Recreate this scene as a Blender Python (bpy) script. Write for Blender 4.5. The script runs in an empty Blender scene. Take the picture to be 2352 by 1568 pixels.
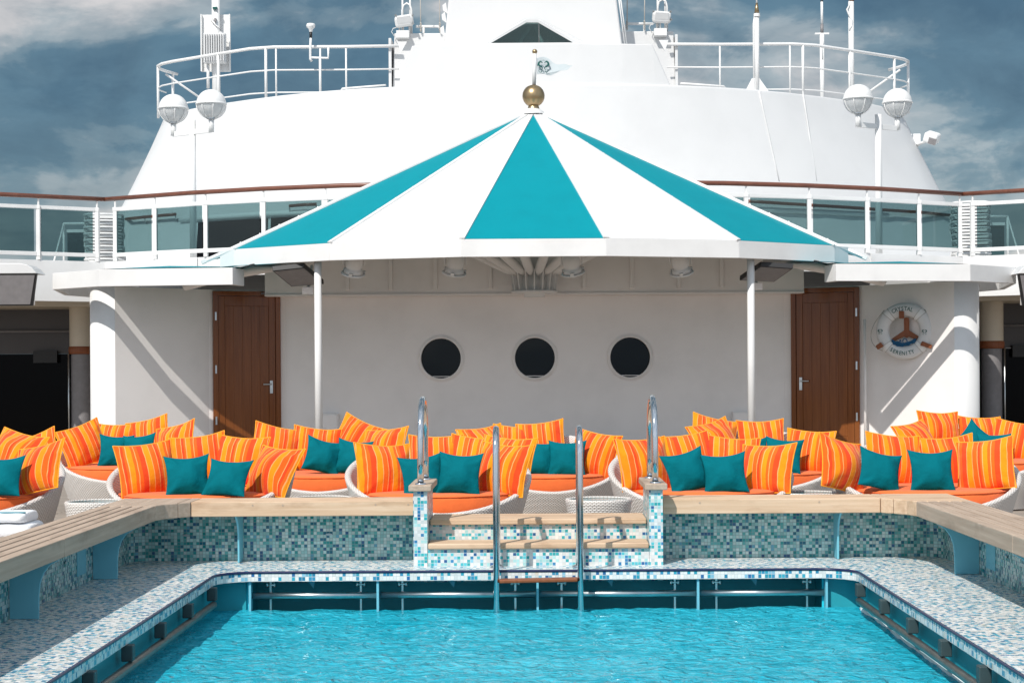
import bpy, bmesh, math, random
from mathutils import Vector, Matrix, noise
random.seed(7)
C = bpy.context.scene.collection
PI = math.pi
FPX, VX, VY, ROLL = 5200.0, 1567.0, 1078.0, math.radians(0.35)
CAMZ = 1.26
cr, sr = math.cos(ROLL), math.sin(ROLL)
DECK = -0.11

def P(x, y, Y):
    dx, dy = x - VX, y - VY
    a, b = dx*cr - dy*sr, dx*sr + dy*cr
    return Vector((a*Y/FPX, Y, CAMZ - b*Y/FPX))

# ------------------------------------------------------------------ materials
class NT:
    def __init__(s, name):
        s.m = bpy.data.materials.new(name); s.m.use_nodes = True
        s.t = s.m.node_tree; s.n = s.t.nodes
        s.b = s.n['Principled BSDF']; s.out = s.n['Material Output']
    def new(s, t, **k):
        n = s.n.new(t)
        for a, v in k.items(): setattr(n, a, v)
        return n
    def link(s, a, b): s.t.links.new(a, b)
    def math(s, op, a, b=None, c=None):
        n = s.new('ShaderNodeMath', operation=op)
        for i, v in enumerate((a, b, c)):
            if v is None: continue
            if isinstance(v, (int, float)): n.inputs[i].default_value = v
            else: s.link(v, n.inputs[i])
        return n.outputs[0]
    def coord(s, kind='Object'): return s.new('ShaderNodeTexCoord').outputs[kind]
    def mapping(s, v, scale=(1, 1, 1), loc=(0, 0, 0), rot=(0, 0, 0)):
        n = s.new('ShaderNodeMapping'); s.link(v, n.inputs[0])
        n.inputs['Scale'].default_value = scale; n.inputs['Location'].default_value = loc; n.inputs['Rotation'].default_value = rot
        return n.outputs[0]
    def noise(s, v, scale=5, detail=4, rough=.5, dist=0):
        n = s.new('ShaderNodeTexNoise'); s.link(v, n.inputs['Vector'])
        n.inputs['Scale'].default_value = scale; n.inputs['Detail'].default_value = detail
        n.inputs['Roughness'].default_value = rough; n.inputs['Distortion'].default_value = dist
        return n.outputs['Fac']
    def ramp(s, f, stops, interp='LINEAR'):
        n = s.new('ShaderNodeValToRGB'); s.link(f, n.inputs[0]); r = n.color_ramp; r.interpolation = interp
        while len(r.elements) > 1: r.elements.remove(r.elements[-1])
        r.elements[0].position = stops[0][0]; r.elements[0].color = (*stops[0][1], 1)
        for p, c in stops[1:]:
            e = r.elements.new(p); e.color = (*c, 1)
        return n.outputs[0]
    def mix(s, f, a, b, mode='MIX'):
        n = s.new('ShaderNodeMix', data_type='RGBA', blend_type=mode)
        for i, v in ((0, f), (6, a), (7, b)):
            if isinstance(v, (int, float)): n.inputs[i].default_value = v
            elif isinstance(v, tuple): n.inputs[i].default_value = (*v, 1)
            else: s.link(v, n.inputs[i])
        return n.outputs[2]
    def bump(s, h, strength=.3, dist=.01):
        n = s.new('ShaderNodeBump'); s.link(h, n.inputs['Height'])
        n.inputs['Strength'].default_value = strength; n.inputs['Distance'].default_value = dist
        s.link(n.outputs[0], s.b.inputs['Normal'])
    def set(s, color=None, rough=.5, metal=0, spec=.5, **k):
        if color is not None:
            if isinstance(color, tuple): s.b.inputs['Base Color'].default_value = (*color, 1)
            else: s.link(color, s.b.inputs['Base Color'])
        if isinstance(rough, (int, float)): s.b.inputs['Roughness'].default_value = rough
        else: s.link(rough, s.b.inputs['Roughness'])
        s.b.inputs['Metallic'].default_value = metal
        s.b.inputs['Specular IOR Level'].default_value = spec
        for a, v in k.items(): s.b.inputs[a].default_value = v
        return s.m

def paint(name, col, rough=.45, var=.06, bump=.04, scale=1.6, spec=.4):
    t = NT(name); o = t.coord()
    n = t.noise(o, scale, 6, .6)
    dark = tuple(c*(1-var*1.6) for c in col); lite = tuple(min(1, c*(1+var*.4)) for c in col)
    c = t.ramp(n, [(.3, dark), (.55, col), (.75, lite)])
    t.bump(t.noise(o, 2.2, 3), bump, .03)
    return t.set(c, rough, spec=spec)

def plain(name, col, rough=.5, metal=0, spec=.5, var=.08, scale=12):
    t = NT(name); n = t.noise(t.coord(), scale, 4)
    c = t.ramp(n, [(.3, tuple(c*(1-var) for c in col)), (.7, tuple(min(1, c*(1+var)) for c in col))])
    return t.set(c, rough, metal, spec)

M = {}
M['white'] = paint('white_paint', (.765, .765, .76))
M['white_hull'] = paint('white_hull_paint', (.665, .668, .67), .4, .04, .10, .7)
M['wall'] = paint('wall_paint', (.87, .835, .815), .5, .05, .06, 1.2)
M['teal_roof'] = paint('teal_roof_paint', (.001, .245, .30), .5, .035, .03, 3, .12)
M['cream'] = paint('cream_paint', (.62, .55, .44))
M['pennant'] = paint('pennant_enamel', (.56, .62, .645))
M['grey'] = plain('grey_paint', (.22, .21, .215), .5)
M['dim'] = paint('dim_grey_paint', (.085, .08, .082))
M['block'] = plain('dark_block_paint', (.035, .06, .065), .5)
M['dark'] = plain('dark_rubber', (.012, .012, .013), .5)
M['black_glass'] = NT('dark_glass').set((.003, .003, .004), .12, spec=.06)
M['brass'] = plain('bronze_metal', (.40, .29, .165), .34, .9, var=.1, scale=3)
M['steel'] = plain('polished_steel', (.66, .68, .70), .09, 1, var=.04)
M['steel_rough'] = plain('brushed_steel', (.55, .57, .58), .28, 1)
M['old_pipe'] = plain('weathered_pipe', (.24, .225, .205), .38, .8, var=.2)
M['blue_plate'] = paint('blue_plate_paint', (.17, .50, .62), .5, .06, .05)
M['pool_dark'] = paint('pool_shade_teal', (.025, .34, .41), .45, .12, .05)  # darker than the basin: shade under the coping put into the colour
M['navy'] = plain('navy_trim', (.012, .018, .075), .3)
M['letter'] = plain('green_lettering', (.0, .085, .075), .5)
M['rope'] = plain('blue_rope', (.01, .10, .22), .8, var=.3, scale=60)
M['cord'] = plain('grey_rope', (.42, .40, .37), .8)
M['rust'] = plain('rust_marks', (.12, .06, .035), .8)

def wood(name, a, b, axis, rough=.55, sc=1.0, spec=.3, dark=None):
    t = NT(name); o = t.coord()
    s = [38*sc, 38*sc, 38*sc]; s[axis] = 1.6*sc
    n1 = t.noise(t.mapping(o, tuple(s)), 1.0, 6, .6, .4)
    c = t.ramp(n1, [(.28, a), (.52, tuple((x+y)/2 for x, y in zip(a, b))), (.72, b)])
    if dark:
        s2 = [7.0, 7.0, 7.0]; s2[axis] = 2.2
        n2 = t.noise(t.mapping(o, tuple(s2)), 1.0, 4, .6)
        c = t.mix(t.ramp(n2, [(.52, (0, 0, 0)), (.68, (.75, .75, .75))]), c, dark)
    t.bump(n1, .25, .003)
    return t.set(c, rough, spec=spec)
M['teak_x'] = wood('teak_bench', (.53, .36, .23), (.70, .52, .37), 0, .7, dark=(.40, .25, .155))
M['teak_y'] = wood('teak_weathered', (.38, .285, .215), (.53, .415, .325), 1, .75, dark=(.30, .22, .165))
M['door'] = wood('door_wood', (.165, .050, .013), (.25, .082, .021), 2, .13, .7, .32)
M['railwood'] = wood('handrail_wood', (.13, .045, .028), (.20, .075, .045), 0, .3, .5, .5)
M['bracket_wood'] = wood('bracket_wood', (.20, .06, .022), (.28, .095, .04), 2, .4)

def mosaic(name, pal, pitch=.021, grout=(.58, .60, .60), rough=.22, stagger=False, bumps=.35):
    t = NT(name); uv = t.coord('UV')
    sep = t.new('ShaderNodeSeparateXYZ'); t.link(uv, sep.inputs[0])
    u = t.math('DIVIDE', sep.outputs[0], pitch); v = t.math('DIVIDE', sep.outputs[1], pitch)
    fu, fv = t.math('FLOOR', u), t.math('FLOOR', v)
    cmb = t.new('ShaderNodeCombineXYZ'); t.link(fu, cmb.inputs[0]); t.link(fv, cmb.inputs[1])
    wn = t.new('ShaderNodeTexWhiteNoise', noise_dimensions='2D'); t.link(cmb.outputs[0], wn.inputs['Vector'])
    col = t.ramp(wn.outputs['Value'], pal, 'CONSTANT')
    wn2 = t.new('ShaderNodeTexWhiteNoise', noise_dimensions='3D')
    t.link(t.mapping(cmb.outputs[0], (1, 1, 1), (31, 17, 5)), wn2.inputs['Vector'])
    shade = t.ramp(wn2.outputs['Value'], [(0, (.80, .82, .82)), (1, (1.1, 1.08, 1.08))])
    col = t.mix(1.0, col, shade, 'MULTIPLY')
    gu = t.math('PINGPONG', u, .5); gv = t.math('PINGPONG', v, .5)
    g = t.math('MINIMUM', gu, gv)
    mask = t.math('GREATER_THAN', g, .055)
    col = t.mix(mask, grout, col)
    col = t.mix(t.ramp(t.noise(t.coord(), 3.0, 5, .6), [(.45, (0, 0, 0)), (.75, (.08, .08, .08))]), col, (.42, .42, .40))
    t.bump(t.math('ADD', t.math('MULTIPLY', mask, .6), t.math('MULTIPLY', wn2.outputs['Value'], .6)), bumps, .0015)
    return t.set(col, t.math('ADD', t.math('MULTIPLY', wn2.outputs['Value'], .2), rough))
WHT, WH2 = (.62, .66, .66), (.70, .70, .68)
M['mos_wall'] = mosaic('mosaic_wall_tiles', [(0, (.45, .67, .67)), (.22, (.58, .71, .70)), (.42, (.30, .56, .56)), (.58, (.10, .40, .41)), (.71, (.01, .27, .28)), (.84, (.008, .15, .24)), (.93, (.01, .10, .24)), (.97, (.10, .35, .48))], grout=(.23, .33, .345))  # whites and grout tinted aqua, carrying the shade under the benches
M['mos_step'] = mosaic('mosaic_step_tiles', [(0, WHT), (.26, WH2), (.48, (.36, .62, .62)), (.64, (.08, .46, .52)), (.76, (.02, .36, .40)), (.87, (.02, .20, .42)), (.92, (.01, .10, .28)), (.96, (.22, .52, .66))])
M['mos_floor'] = mosaic('mosaic_floor_tiles', [(0, (.76, .78, .77)), (.36, (.82, .81, .78)), (.62, (.24, .50, .64)), (.70, (.03, .25, .42)), (.85, (.025, .34, .46)), (.95, (.02, .13, .33)), (.985, (.70, .64, .54))])

def striped():
    t = NT('striped_fabric'); o = t.coord()
    sep = t.new('ShaderNodeSeparateXYZ'); t.link(o, sep.inputs[0])
    wob = t.math('MULTIPLY', t.noise(o, 7, 2), .012)
    x = t.math('ADD', sep.outputs[0], wob)
    oi = t.new('ShaderNodeObjectInfo')
    x = t.math('ADD', x, t.math('MULTIPLY', oi.outputs['Random'], .25))
    f = t.math('FRACT', t.math('DIVIDE', t.math('ADD', x, 2.0), .255))
    RD, OR, YL, LN = (.80, .065, .012), (.83, .125, .010), (.85, .27, .006), (.86, .38, .13)
    c = t.ramp(f, [(0, RD), (.15, LN), (.175, YL), (.33, LN), (.35, OR), (.49, LN), (.51, RD), (.58, OR), (.64, LN), (.665, YL), (.80, OR), (.88, LN), (.905, OR)], 'CONSTANT')
    fd = t.ramp(oi.outputs['Random'], [(0, (.88, .88, .90)), (1, (1.05, 1.05, 1.05))]); c = t.mix(1.0, c, fd, 'MULTIPLY')
    c = t.mix(1.0, c, t.ramp(t.noise(o, 5, 4, .6), [(.35, (.90, .89, .88)), (.65, (1.04, 1.04, 1.04))]), 'MULTIPLY')
    t.bump(t.noise(t.mapping(o, (1, 1, 1)), 14, 3, .6), .35, .02)
    return t.set(c, .85, spec=.15, **{'Sheen Weight': .15})
M['stripe'] = striped()
def fabric(name, col, var=.12, scale=6, sheen=.2, b=.25):
    t = NT(name); o = t.coord()
    c = t.ramp(t.noise(o, scale, 4), [(.3, tuple(x*(1-var) for x in col)), (.7, tuple(min(1, x*(1+var)) for x in col))])
    h = t.math('ADD', t.noise(o, 13, 3, .6), t.math('MULTIPLY', t.noise(o, 700, 2), .03))
    t.bump(h, b, .02)
    return t.set(c, .85, spec=.08, **{'Sheen Weight': sheen})
M['teal_fab'] = fabric('teal_fabric', (.0, .125, .155), .12, sheen=0, b=.5)
M['seat_fab'] = fabric('orange_seat_fabric', (.82, .165, .042), .07, 3)
M['piping'] = plain('piping_fabric', (.88, .33, .015), .8, var=.15, scale=30)
M['towel'] = fabric('white_terry', (.80, .81, .84), .04, 40, .4, .5)
M['towel_line'] = plain('towel_stripe', (.0, .20, .26), .9)

def wicker():
    t = NT('white_wicker'); uv = t.coord('UV')
    sep = t.new('ShaderNodeSeparateXYZ'); t.link(uv, sep.inputs[0])
    u = t.math('DIVIDE', sep.outputs[0], .026); v = t.math('DIVIDE', sep.outputs[1], .0115)
    row = t.math('FLOOR', v)
    sh = t.math('MULTIPLY', t.math('MODULO', t.math('ABSOLUTE', row), 2.0), .5)
    fu = t.math('PINGPONG', t.math('ADD', u, sh), .5); fv = t.math('PINGPONG', v, .5)
    h = t.math('MULTIPLY', t.math('POWER', t.math('MULTIPLY', fu, 2.0), .6), t.math('POWER', t.math('MULTIPLY', fv, 2.0), .5))
    c = t.ramp(h, [(0, (.24, .20, .175)), (.3, (.64, .60, .56)), (.6, (.83, .80, .77)), (1, (.87, .85, .82))])
    t.bump(h, .7, .008)
    return t.set(c, .55, spec=.3)
M['wicker'] = wicker()

def deckmat():
    t = NT('teak_deck'); o = t.coord()
    br = t.new('ShaderNodeTexBrick'); t.link(o, br.inputs['Vector'])
    for k, v in (('Scale', 1.0), ('Mortar Size', .006), ('Mortar Smooth', .2), ('Brick Width', 2.3), ('Row Height', .075), ('Bias', 0)): br.inputs[k].default_value = v
    br.inputs['Color1'].default_value = (.30, .25, .21, 1); br.inputs['Color2'].default_value = (.39, .33, .275, 1); br.inputs['Mortar'].default_value = (.04, .035, .03, 1)
    n = t.noise(t.mapping(o, (1.5, 40, 1)), 1, 5, .6)
    c = t.mix(1, br.outputs['Color'], t.ramp(n, [(.3, (.8, .8, .8)), (.7, (1.1, 1.1, 1.1))]), 'MULTIPLY')
    return t.set(c, .7)
M['deck'] = deckmat()

def tinted(name, tint, refl=.08, rough=.0):
    t = NT(name); t.n.remove(t.b)
    tr = t.new('ShaderNodeBsdfTransparent'); tr.inputs[0].default_value = (*tint, 1)
    gl = t.new('ShaderNodeBsdfGlossy'); gl.inputs['Roughness'].default_value = rough; gl.inputs[0].default_value = (.9, .95, .95, 1)
    lw_ = t.new('ShaderNodeLayerWeight'); lw_.inputs[0].default_value = .5
    fr = t.math('ADD', t.math('MULTIPLY', t.math('POWER', lw_.outputs['Facing'], 5.0), .9), .035)
    mx = t.new('ShaderNodeMixShader'); t.link(fr, mx.inputs[0]); t.link(tr.outputs[0], mx.inputs[1]); t.link(gl.outputs[0], mx.inputs[2])
    t.link(mx.outputs[0], t.out.inputs[0]); return t.m
M['rail_glass'] = tinted('tinted_rail_glass', (.40, .52, .53))
M['sky_glass'] = tinted('dormer_glass', (.50, .60, .59))
def frosted():
    t = NT('lamp_glass'); t.set((.88, .89, .90), .25)
    tr = t.new('ShaderNodeBsdfTransparent'); tl = t.new('ShaderNodeBsdfTranslucent'); tl.inputs[0].default_value = (.85, .87, .88, 1)
    m1 = t.new('ShaderNodeMixShader'); m1.inputs[0].default_value = .5; t.link(t.b.outputs[0], m1.inputs[1]); t.link(tl.outputs[0], m1.inputs[2])
    m2 = t.new('ShaderNodeMixShader'); m2.inputs[0].default_value = .04; t.link(m1.outputs[0], m2.inputs[1]); t.link(tr.outputs[0], m2.inputs[2])
    t.link(m2.outputs[0], t.out.inputs[0]); return t.m
M['lamp_glass'] = frosted()
M['table_glass'] = NT('table_glass').set((.02, .16, .18), .04, spec=.9)
def portglass():
    t = NT('porthole_glass'); o = t.coord()
    t.bump(t.noise(t.mapping(o, (1, 1, 1.5)), 1.2, 1), .12, .03)
    return t.set((.001, .004, .006), .04, spec=.22)
M['port_glass'] = portglass()

def poolpaint():
    t = NT('pool_floor_paint'); o = t.coord()
    c = t.ramp(t.noise(o, 1.1, 3), [(.3, (.01, .60, .76)), (.7, (.02, .70, .86))])
    return t.set(c, .6)
M['pool'] = poolpaint()
def watermat():
    t = NT('pool_water'); t.n.remove(t.b); o = t.coord()
    gs = t.new('ShaderNodeBsdfGlass'); gs.inputs['Roughness'].default_value = 0; gs.inputs['IOR'].default_value = 1.333; gs.inputs[0].default_value = (.80, .985, 1, 1)
    df = t.new('ShaderNodeBsdfDiffuse')
    c = t.ramp(t.noise(t.mapping(o, (1, 1.3, 1)), 1.6, 4, .6), [(.3, (.01, .55, .76)), (.7, (.06, .68, .88))]); t.link(c, df.inputs[0])
    gl = t.new('ShaderNodeBsdfGlossy'); gl.inputs['Roughness'].default_value = .02
    n1 = t.math('ADD', t.noise(t.mapping(o, (1, 1.15, 1)), 7.5, 3, .55, 1.2), t.math('MULTIPLY', t.noise(t.mapping(o, (1, 1.2, 1), (3, 5, 1)), 19, 3, .6, .8), .35))
    bp = t.new('ShaderNodeBump'); t.link(n1, bp.inputs['Height']); bp.inputs['Strength'].default_value = 1; bp.inputs['Distance'].default_value = .075
    fr = t.new('ShaderNodeFresnel'); fr.inputs[0].default_value = 1.333
    for q in (df, gl, fr): t.link(bp.outputs[0], q.inputs['Normal'])
    m1 = t.new('ShaderNodeMixShader'); t.link(fr.outputs[0], m1.inputs[0]); t.link(df.outputs[0], m1.inputs[1]); t.link(gl.outputs[0], m1.inputs[2])
    m2 = t.new('ShaderNodeMixShader'); m2.inputs[0].default_value = .66; t.link(gs.outputs[0], m2.inputs[1]); t.link(m1.outputs[0], m2.inputs[2])
    t.link(m2.outputs[0], t.out.inputs[0]); return t.m
M['water'] = watermat()
M['foam'] = plain('foam', (.8, .85, .86), .7)
M['sea'] = plain('sea_water', (.01, .035, .05), .12, var=.3, scale=.05)

# ------------------------------------------------------------------ mesh builder
class MB:
    def __init__(s): s.v, s.f, s.s, s.uv = [], [], [], []
    def add(s, verts, faces, smooth=False, uvs=None):
        k = len(s.v); s.v += [tuple(p) for p in verts]
        for i, f in enumerate(faces):
            s.f.append([k+j for j in f]); s.s.append(smooth); s.uv.append(uvs[i] if uvs else None)
        return s
    def box(s, x0, x1, y0, y1, z0, z1):
        v = [(x, y, z) for x in (x0, x1) for y in (y0, y1) for z in (z0, z1)]
        return s.add(v, [(0, 1, 3, 2), (4, 6, 7, 5), (0, 4, 5, 1), (2, 3, 7, 6), (0, 2, 6, 4), (1, 5, 7, 3)])
    def obox(s, c, size, mat=None):
        m = mat or Matrix.Identity(3); c = Vector(c)
        v = [c + m @ Vector((sx*size[0]/2, sy*size[1]/2, sz*size[2]/2)) for sx in (-1, 1) for sy in (-1, 1) for sz in (-1, 1)]
        return s.add(v, [(0, 1, 3, 2), (4, 6, 7, 5), (0, 4, 5, 1), (2, 3, 7, 6), (0, 2, 6, 4), (1, 5, 7, 3)])
    def bar(s, a, b, w, h, up=(0, 0, 1)):
        a, b = Vector(a), Vector(b); d = (b-a); L = d.length; d.normalize()
        x = d.cross(Vector(up)); x.normalize(); u = x.cross(d)
        m = Matrix((x, d, u)).transposed()
        return s.obox((a+b)/2, (w, L, h), m)
    def prism(s, poly, z0, z1):
        n = len(poly)
        z0f = z0 if callable(z0) else (lambda p: z0); z1f = z1 if callable(z1) else (lambda p: z1)
        v = [(p[0], p[1], z0f(p)) for p in poly] + [(p[0], p[1], z1f(p)) for p in poly]
        f = [list(range(n))[::-1], list(range(n, 2*n))] + [(i, (i+1) % n, n+(i+1) % n, n+i) for i in range(n)]
        return s.add(v, f)
    def slab(s, pts, d):          # polygon in space thickened along d
        d = Vector(d); n = len(pts); pts = [Vector(p) for p in pts]
        v = pts + [p+d for p in pts]
        return s.add(v, [list(range(n))[::-1], list(range(n, 2*n))] + [(i, (i+1) % n, n+(i+1) % n, n+i) for i in range(n)])
    def tube(s, pts, r, n=10, closed=False):
        pts = [Vector(p) for p in pts]; N = len(pts); rs = r if isinstance(r, (list, tuple)) else [r]*N
        T = []
        for i in range(N):
            if closed: d = pts[(i+1) % N]-pts[i-1]
            else: d = pts[min(i+1, N-1)]-pts[max(i-1, 0)]
            T.append(d.normalized())
        u = T[0].orthogonal().normalized(); V = []
        for i in range(N):
            u = (u - T[i]*u.dot(T[i]))
            u = u.normalized() if u.length > 1e-6 else T[i].orthogonal().normalized()
            w = T[i].cross(u)
            V += [pts[i] + (u*math.cos(2*PI*k/n)+w*math.sin(2*PI*k/n))*rs[i] for k in range(n)]
        F = []
        for i in range(N if closed else N-1):
            a, b = i*n, ((i+1) % N)*n
            F += [(a+k, a+(k+1) % n, b+(k+1) % n, b+k) for k in range(n)]
        s.add(V, F, True)
        if not closed:
            k = len(s.v)-len(V)
            s.f += [[k+j for j in range(n)][::-1], [k+(N-1)*n+j for j in range(n)]]; s.s += [False, False]; s.uv += [None, None]
        return s
    def cyl(s, a, b, r, n=16): return s.tube([a, b], r, n)
    def lathe(s, prof, c=(0, 0, 0), n=24, m=None, smooth=True, caps=False):
        m = m or Matrix.Identity(3); c = Vector(c); V = []
        for r, z in prof: V += [c + m @ Vector((r*math.cos(2*PI*k/n), r*math.sin(2*PI*k/n), z)) for k in range(n)]
        F = []
        for i in range(len(prof)-1):
            F += [(i*n+k, i*n+(k+1) % n, (i+1)*n+(k+1) % n, (i+1)*n+k) for k in range(n)]
        s.add(V, F, smooth)
        k = len(s.v)-len(V)
        for i, rev in ((0, True), (len(prof)-1, False)):
            if caps and prof[i][0] > 1e-5:
                q = [k+i*n+j for j in range(n)]
                s.f.append(q[::-1] if rev else q); s.s.append(False); s.uv.append(None)
        return s
    def sphere(s, c, r, n=24, z0=-1, z1=1):
        a0, a1 = math.asin(z0), math.asin(z1)
        return s.lathe([(r*math.cos(a0+(a1-a0)*i/12)+1e-6, r*math.sin(a0+(a1-a0)*i/12)) for i in range(13)], c, n)
    def build(s, name, mat, parent=None, bevel=0, label=None, seg=2, merge=True):
        bm = bmesh.new(); vs = [bm.verts.new(p) for p in s.v]; fu = {}
        for f, sm, uv in zip(s.f, s.s, s.uv):
            try: bf = bm.faces.new([vs[i] for i in f])
            except ValueError: continue
            bf.smooth = sm
            if uv: fu[bf] = uv
        L = bm.loops.layers.uv.new('UVMap')
        bm.normal_update()
        for bf in bm.faces:
            n = bf.normal; ax = max(range(3), key=lambda i: abs(n[i])); uv = fu.get(bf)
            for i, l in enumerate(bf.loops):
                p = l.vert.co
                l[L].uv = uv[i] if uv else ((p.y, p.z) if ax == 0 else (p.x, p.z) if ax == 1 else (p.x, p.y))
        if merge: bmesh.ops.remove_doubles(bm, verts=bm.verts, dist=1e-6)
        bmesh.ops.recalc_face_normals(bm, faces=bm.faces)
        me = bpy.data.meshes.new(name); bm.to_mesh(me); bm.free()
        me.materials.append(mat)
        o = bpy.data.objects.new(name, me); C.objects.link(o)
        if bevel:
            b = o.modifiers.new('bevel', 'BEVEL'); b.width = bevel; b.segments = seg; b.limit_method = 'ANGLE'; b.angle_limit = math.radians(40)
            b.harden_normals = False
        if parent: attach(o, parent)
        if label: o['label'] = label
        return o

def attach(o, parent):
    o.parent = parent
    if parent.type == 'EMPTY':
        o.matrix_parent_inverse = (Matrix.Translation(parent.location) @ parent.rotation_euler.to_matrix().to_4x4()).inverted()

def tag(o, label, cat, group=None):
    o['label'] = label; o['category'] = cat
    if group: o['group'] = group
    return o
def thing(name, label, cat, loc=(0, 0, 0), group=None):
    o = bpy.data.objects.new(name, None); C.objects.link(o); o.location = loc; o.empty_display_size = .2
    return tag(o, label, cat, group)
def struct(o, kind='structure'): o['kind'] = kind; return o
def copy_tree(o, parent=None):
    c = o.copy(); C.objects.link(c)
    if parent: c.parent = parent
    for ch in list(o.children): copy_tree(ch, c)
    return c
def mx(pts): return [(-p[0], *p[1:]) for p in pts]

# ------------------------------------------------------------------ sea, decks, pool
o = MB().add([(-3000, -3000, -22), (3000, -3000, -22), (3000, 6000, -22), (-3000, 6000, -22)], [(0, 1, 2, 3)]).build('sea', M['sea']); struct(o)

def ring_poly(x, y0, y1, r, n=10):
    pts = []
    for cx, cy, a0 in ((x-r, y0+r, -90), (x-r, y1-r, 0), (-x+r, y1-r, 90), (-x+r, y0+r, 180)):
        for i in range(n+1):
            a = math.radians(a0+90*i/n); pts.append((cx+r*math.cos(a), cy+r*math.sin(a)))
    return pts
PX, PY0, PY1, PR = 1.97, 2.6, 11.03, .22
inner = ring_poly(PX, PY0, PY1, PR)
def fill_ring(outer, inner, z):
    bm = bmesh.new()
    for poly in (outer, inner):
        vs = [bm.verts.new((p[0], p[1], z)) for p in poly]
        for i in range(len(vs)): bm.edges.new((vs[i], vs[(i+1) % len(vs)]))
    bmesh.ops.triangle_fill(bm, use_beauty=True, edges=bm.edges[:])
    vi = {v: i for i, v in enumerate(bm.verts)}
    out = [tuple(v.co) for v in bm.verts], [[vi[v] for v in f.verts] for f in bm.faces]; bm.free(); return out
outer = [(-2.68, 1.9), (2.68, 1.9), (2.68, 11.74), (-2.68, 11.74)]
mb = MB(); v, f = fill_ring(outer, inner, 0.0); mb.add(v, f)
n = len(inner); run = [0]
for i in range(n): run.append(run[-1]+math.dist(inner[i], inner[(i+1) % n]))
for i in range(n):
    a, b = inner[i], inner[(i+1) % n]
    mb.add([(*a, 0), (*b, 0), (*b, -.055), (*a, -.055)], [(0, 1, 2, 3)], uvs=[[(run[i], .0005), (run[i+1], .0005), (run[i+1], -.0545+.0105), (run[i], -.0545+.0105)]])
v, f = fill_ring(outer, inner, -.055); mb.add(v, f)
o = mb.build('pool_surround', M['mos_floor'], merge=True); struct(o)
o = MB().tube([(p[0]*1.0, p[1], .0015) for p in inner], .0085, 6, True).build('pool_edge_trim', M['navy']); struct(o)

# deck with an opening for the pool
v, f = fill_ring([(-30, -8), (30, -8), (30, 60), (-30, 60)], [(-2.70, 1.85), (2.70, 1.85), (2.70, 11.78), (-2.70, 11.78)], DECK)
o = MB().add(v, f).build('deck', M['deck']); struct(o)

# basin
bx, by1, zb = 2.03, 11.12, -1.05
mb = MB()
mb.add([(-bx, PY0, zb), (bx, PY0, zb), (bx, by1, zb), (-bx, by1, zb)], [(0, 1, 2, 3)])
for x in (-bx, bx): mb.add([(x, PY0-.1, zb), (x, by1, zb), (x, by1, -.05), (x, PY0-.1, -.05)], [(0, 1, 2, 3)])
mb.add([(-bx, by1, zb), (bx, by1, zb), (bx, by1, -.262), (-bx, by1, -.262)], [(0, 1, 2, 3)])
mb.add([(-bx, PY0-.05, zb), (bx, PY0-.05, zb), (bx, PY0-.05, -.05), (-bx, PY0-.05, -.05)], [(0, 1, 2, 3)])
for sx in (-1, 1): mb.add([(sx*bx, by1, -.262), (sx*1.79, by1, -.262), (sx*1.79, by1, -.05), (sx*bx, by1, -.05)], [(0, 1, 2, 3)])
basin = mb.build('pool_basin', M['pool']); struct(basin)
mb = MB()   # overflow trough behind the dividers
mb.box(-1.79, 1.79, 11.40, 11.43, -.5, -.05)
for sx in (-1, 1): mb.box(min(sx*1.79, sx*1.81), max(sx*1.79, sx*1.81), 11.125, 11.40, -.5, -.05)
mb.box(-1.79, 1.79, 11.125, 11.40, -.5, -.48)
mb.box(-1.81, 1.81, 11.10, 11.14, -.275, -.263)
for sx in (-1, 1):  # strips over the basin walls, coloured darker as shade above the waterline
    mb.box(min(sx*2.02, sx*2.0285), max(sx*2.02, sx*2.0285), PY0, 11.08, -.30, -.0565)
    mb.box(min(sx*1.815, sx*2.018), max(sx*1.815, sx*2.018), 11.10, 11.117, -.30, -.0565)
o = mb.build('overflow_trough', M['pool_dark']); struct(o)
# dark ledge beyond trough
o = thing('overflow_grille', 'row of white and steel divider plates in the slot under the far pool edge', 'pool grille', (0, 11.08, -.15))
mb = MB()
for px in (733, 1107, 1575, 2045, 2421):
    x = P(px, 1740, 11.06).x
    MB().box(x-.007, x+.007, 11.045, 11.11, -.262, -.056).build('divider_plate', M['blue_plate'], o)
xs = [P(q, 1740, 11.06).x for q in (733, 1107, 1575, 2045, 2421)]
for i in range(4):
    MB().cyl((xs[i]+.012, 11.10, -.152), (xs[i+1]-.012, 11.10, -.152), .021).build('rail_pipe', M['steel_rough'], o)
    for t in (.15, .86):
        x = xs[i]+(xs[i+1]-xs[i])*t
        m = MB().box(x-.006, x+.006, 11.115, 11.13, -.258, -.058)
        m.cyl((x-.03, 11.12, -.085), (x+.03, 11.12, -.085), .008); m.cyl((x-.022, 11.12, -.1), (x-.022, 11.12, -.07), .009); m.cyl((x+.022, 11.12, -.1), (x+.022, 11.12, -.07), .009)
        m.build('hanger', M['steel_rough'], o)
# small triangular gussets under the coping
    x = xs[i]+(xs[i+1]-xs[i])*.45
    MB().slab([(x-.03, 11.2, -.057), (x+.03, 11.2, -.057), (x+.02, 11.2, -.12)], (0, .006, 0)).build('gusset', M['blue_plate'], o)
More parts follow.
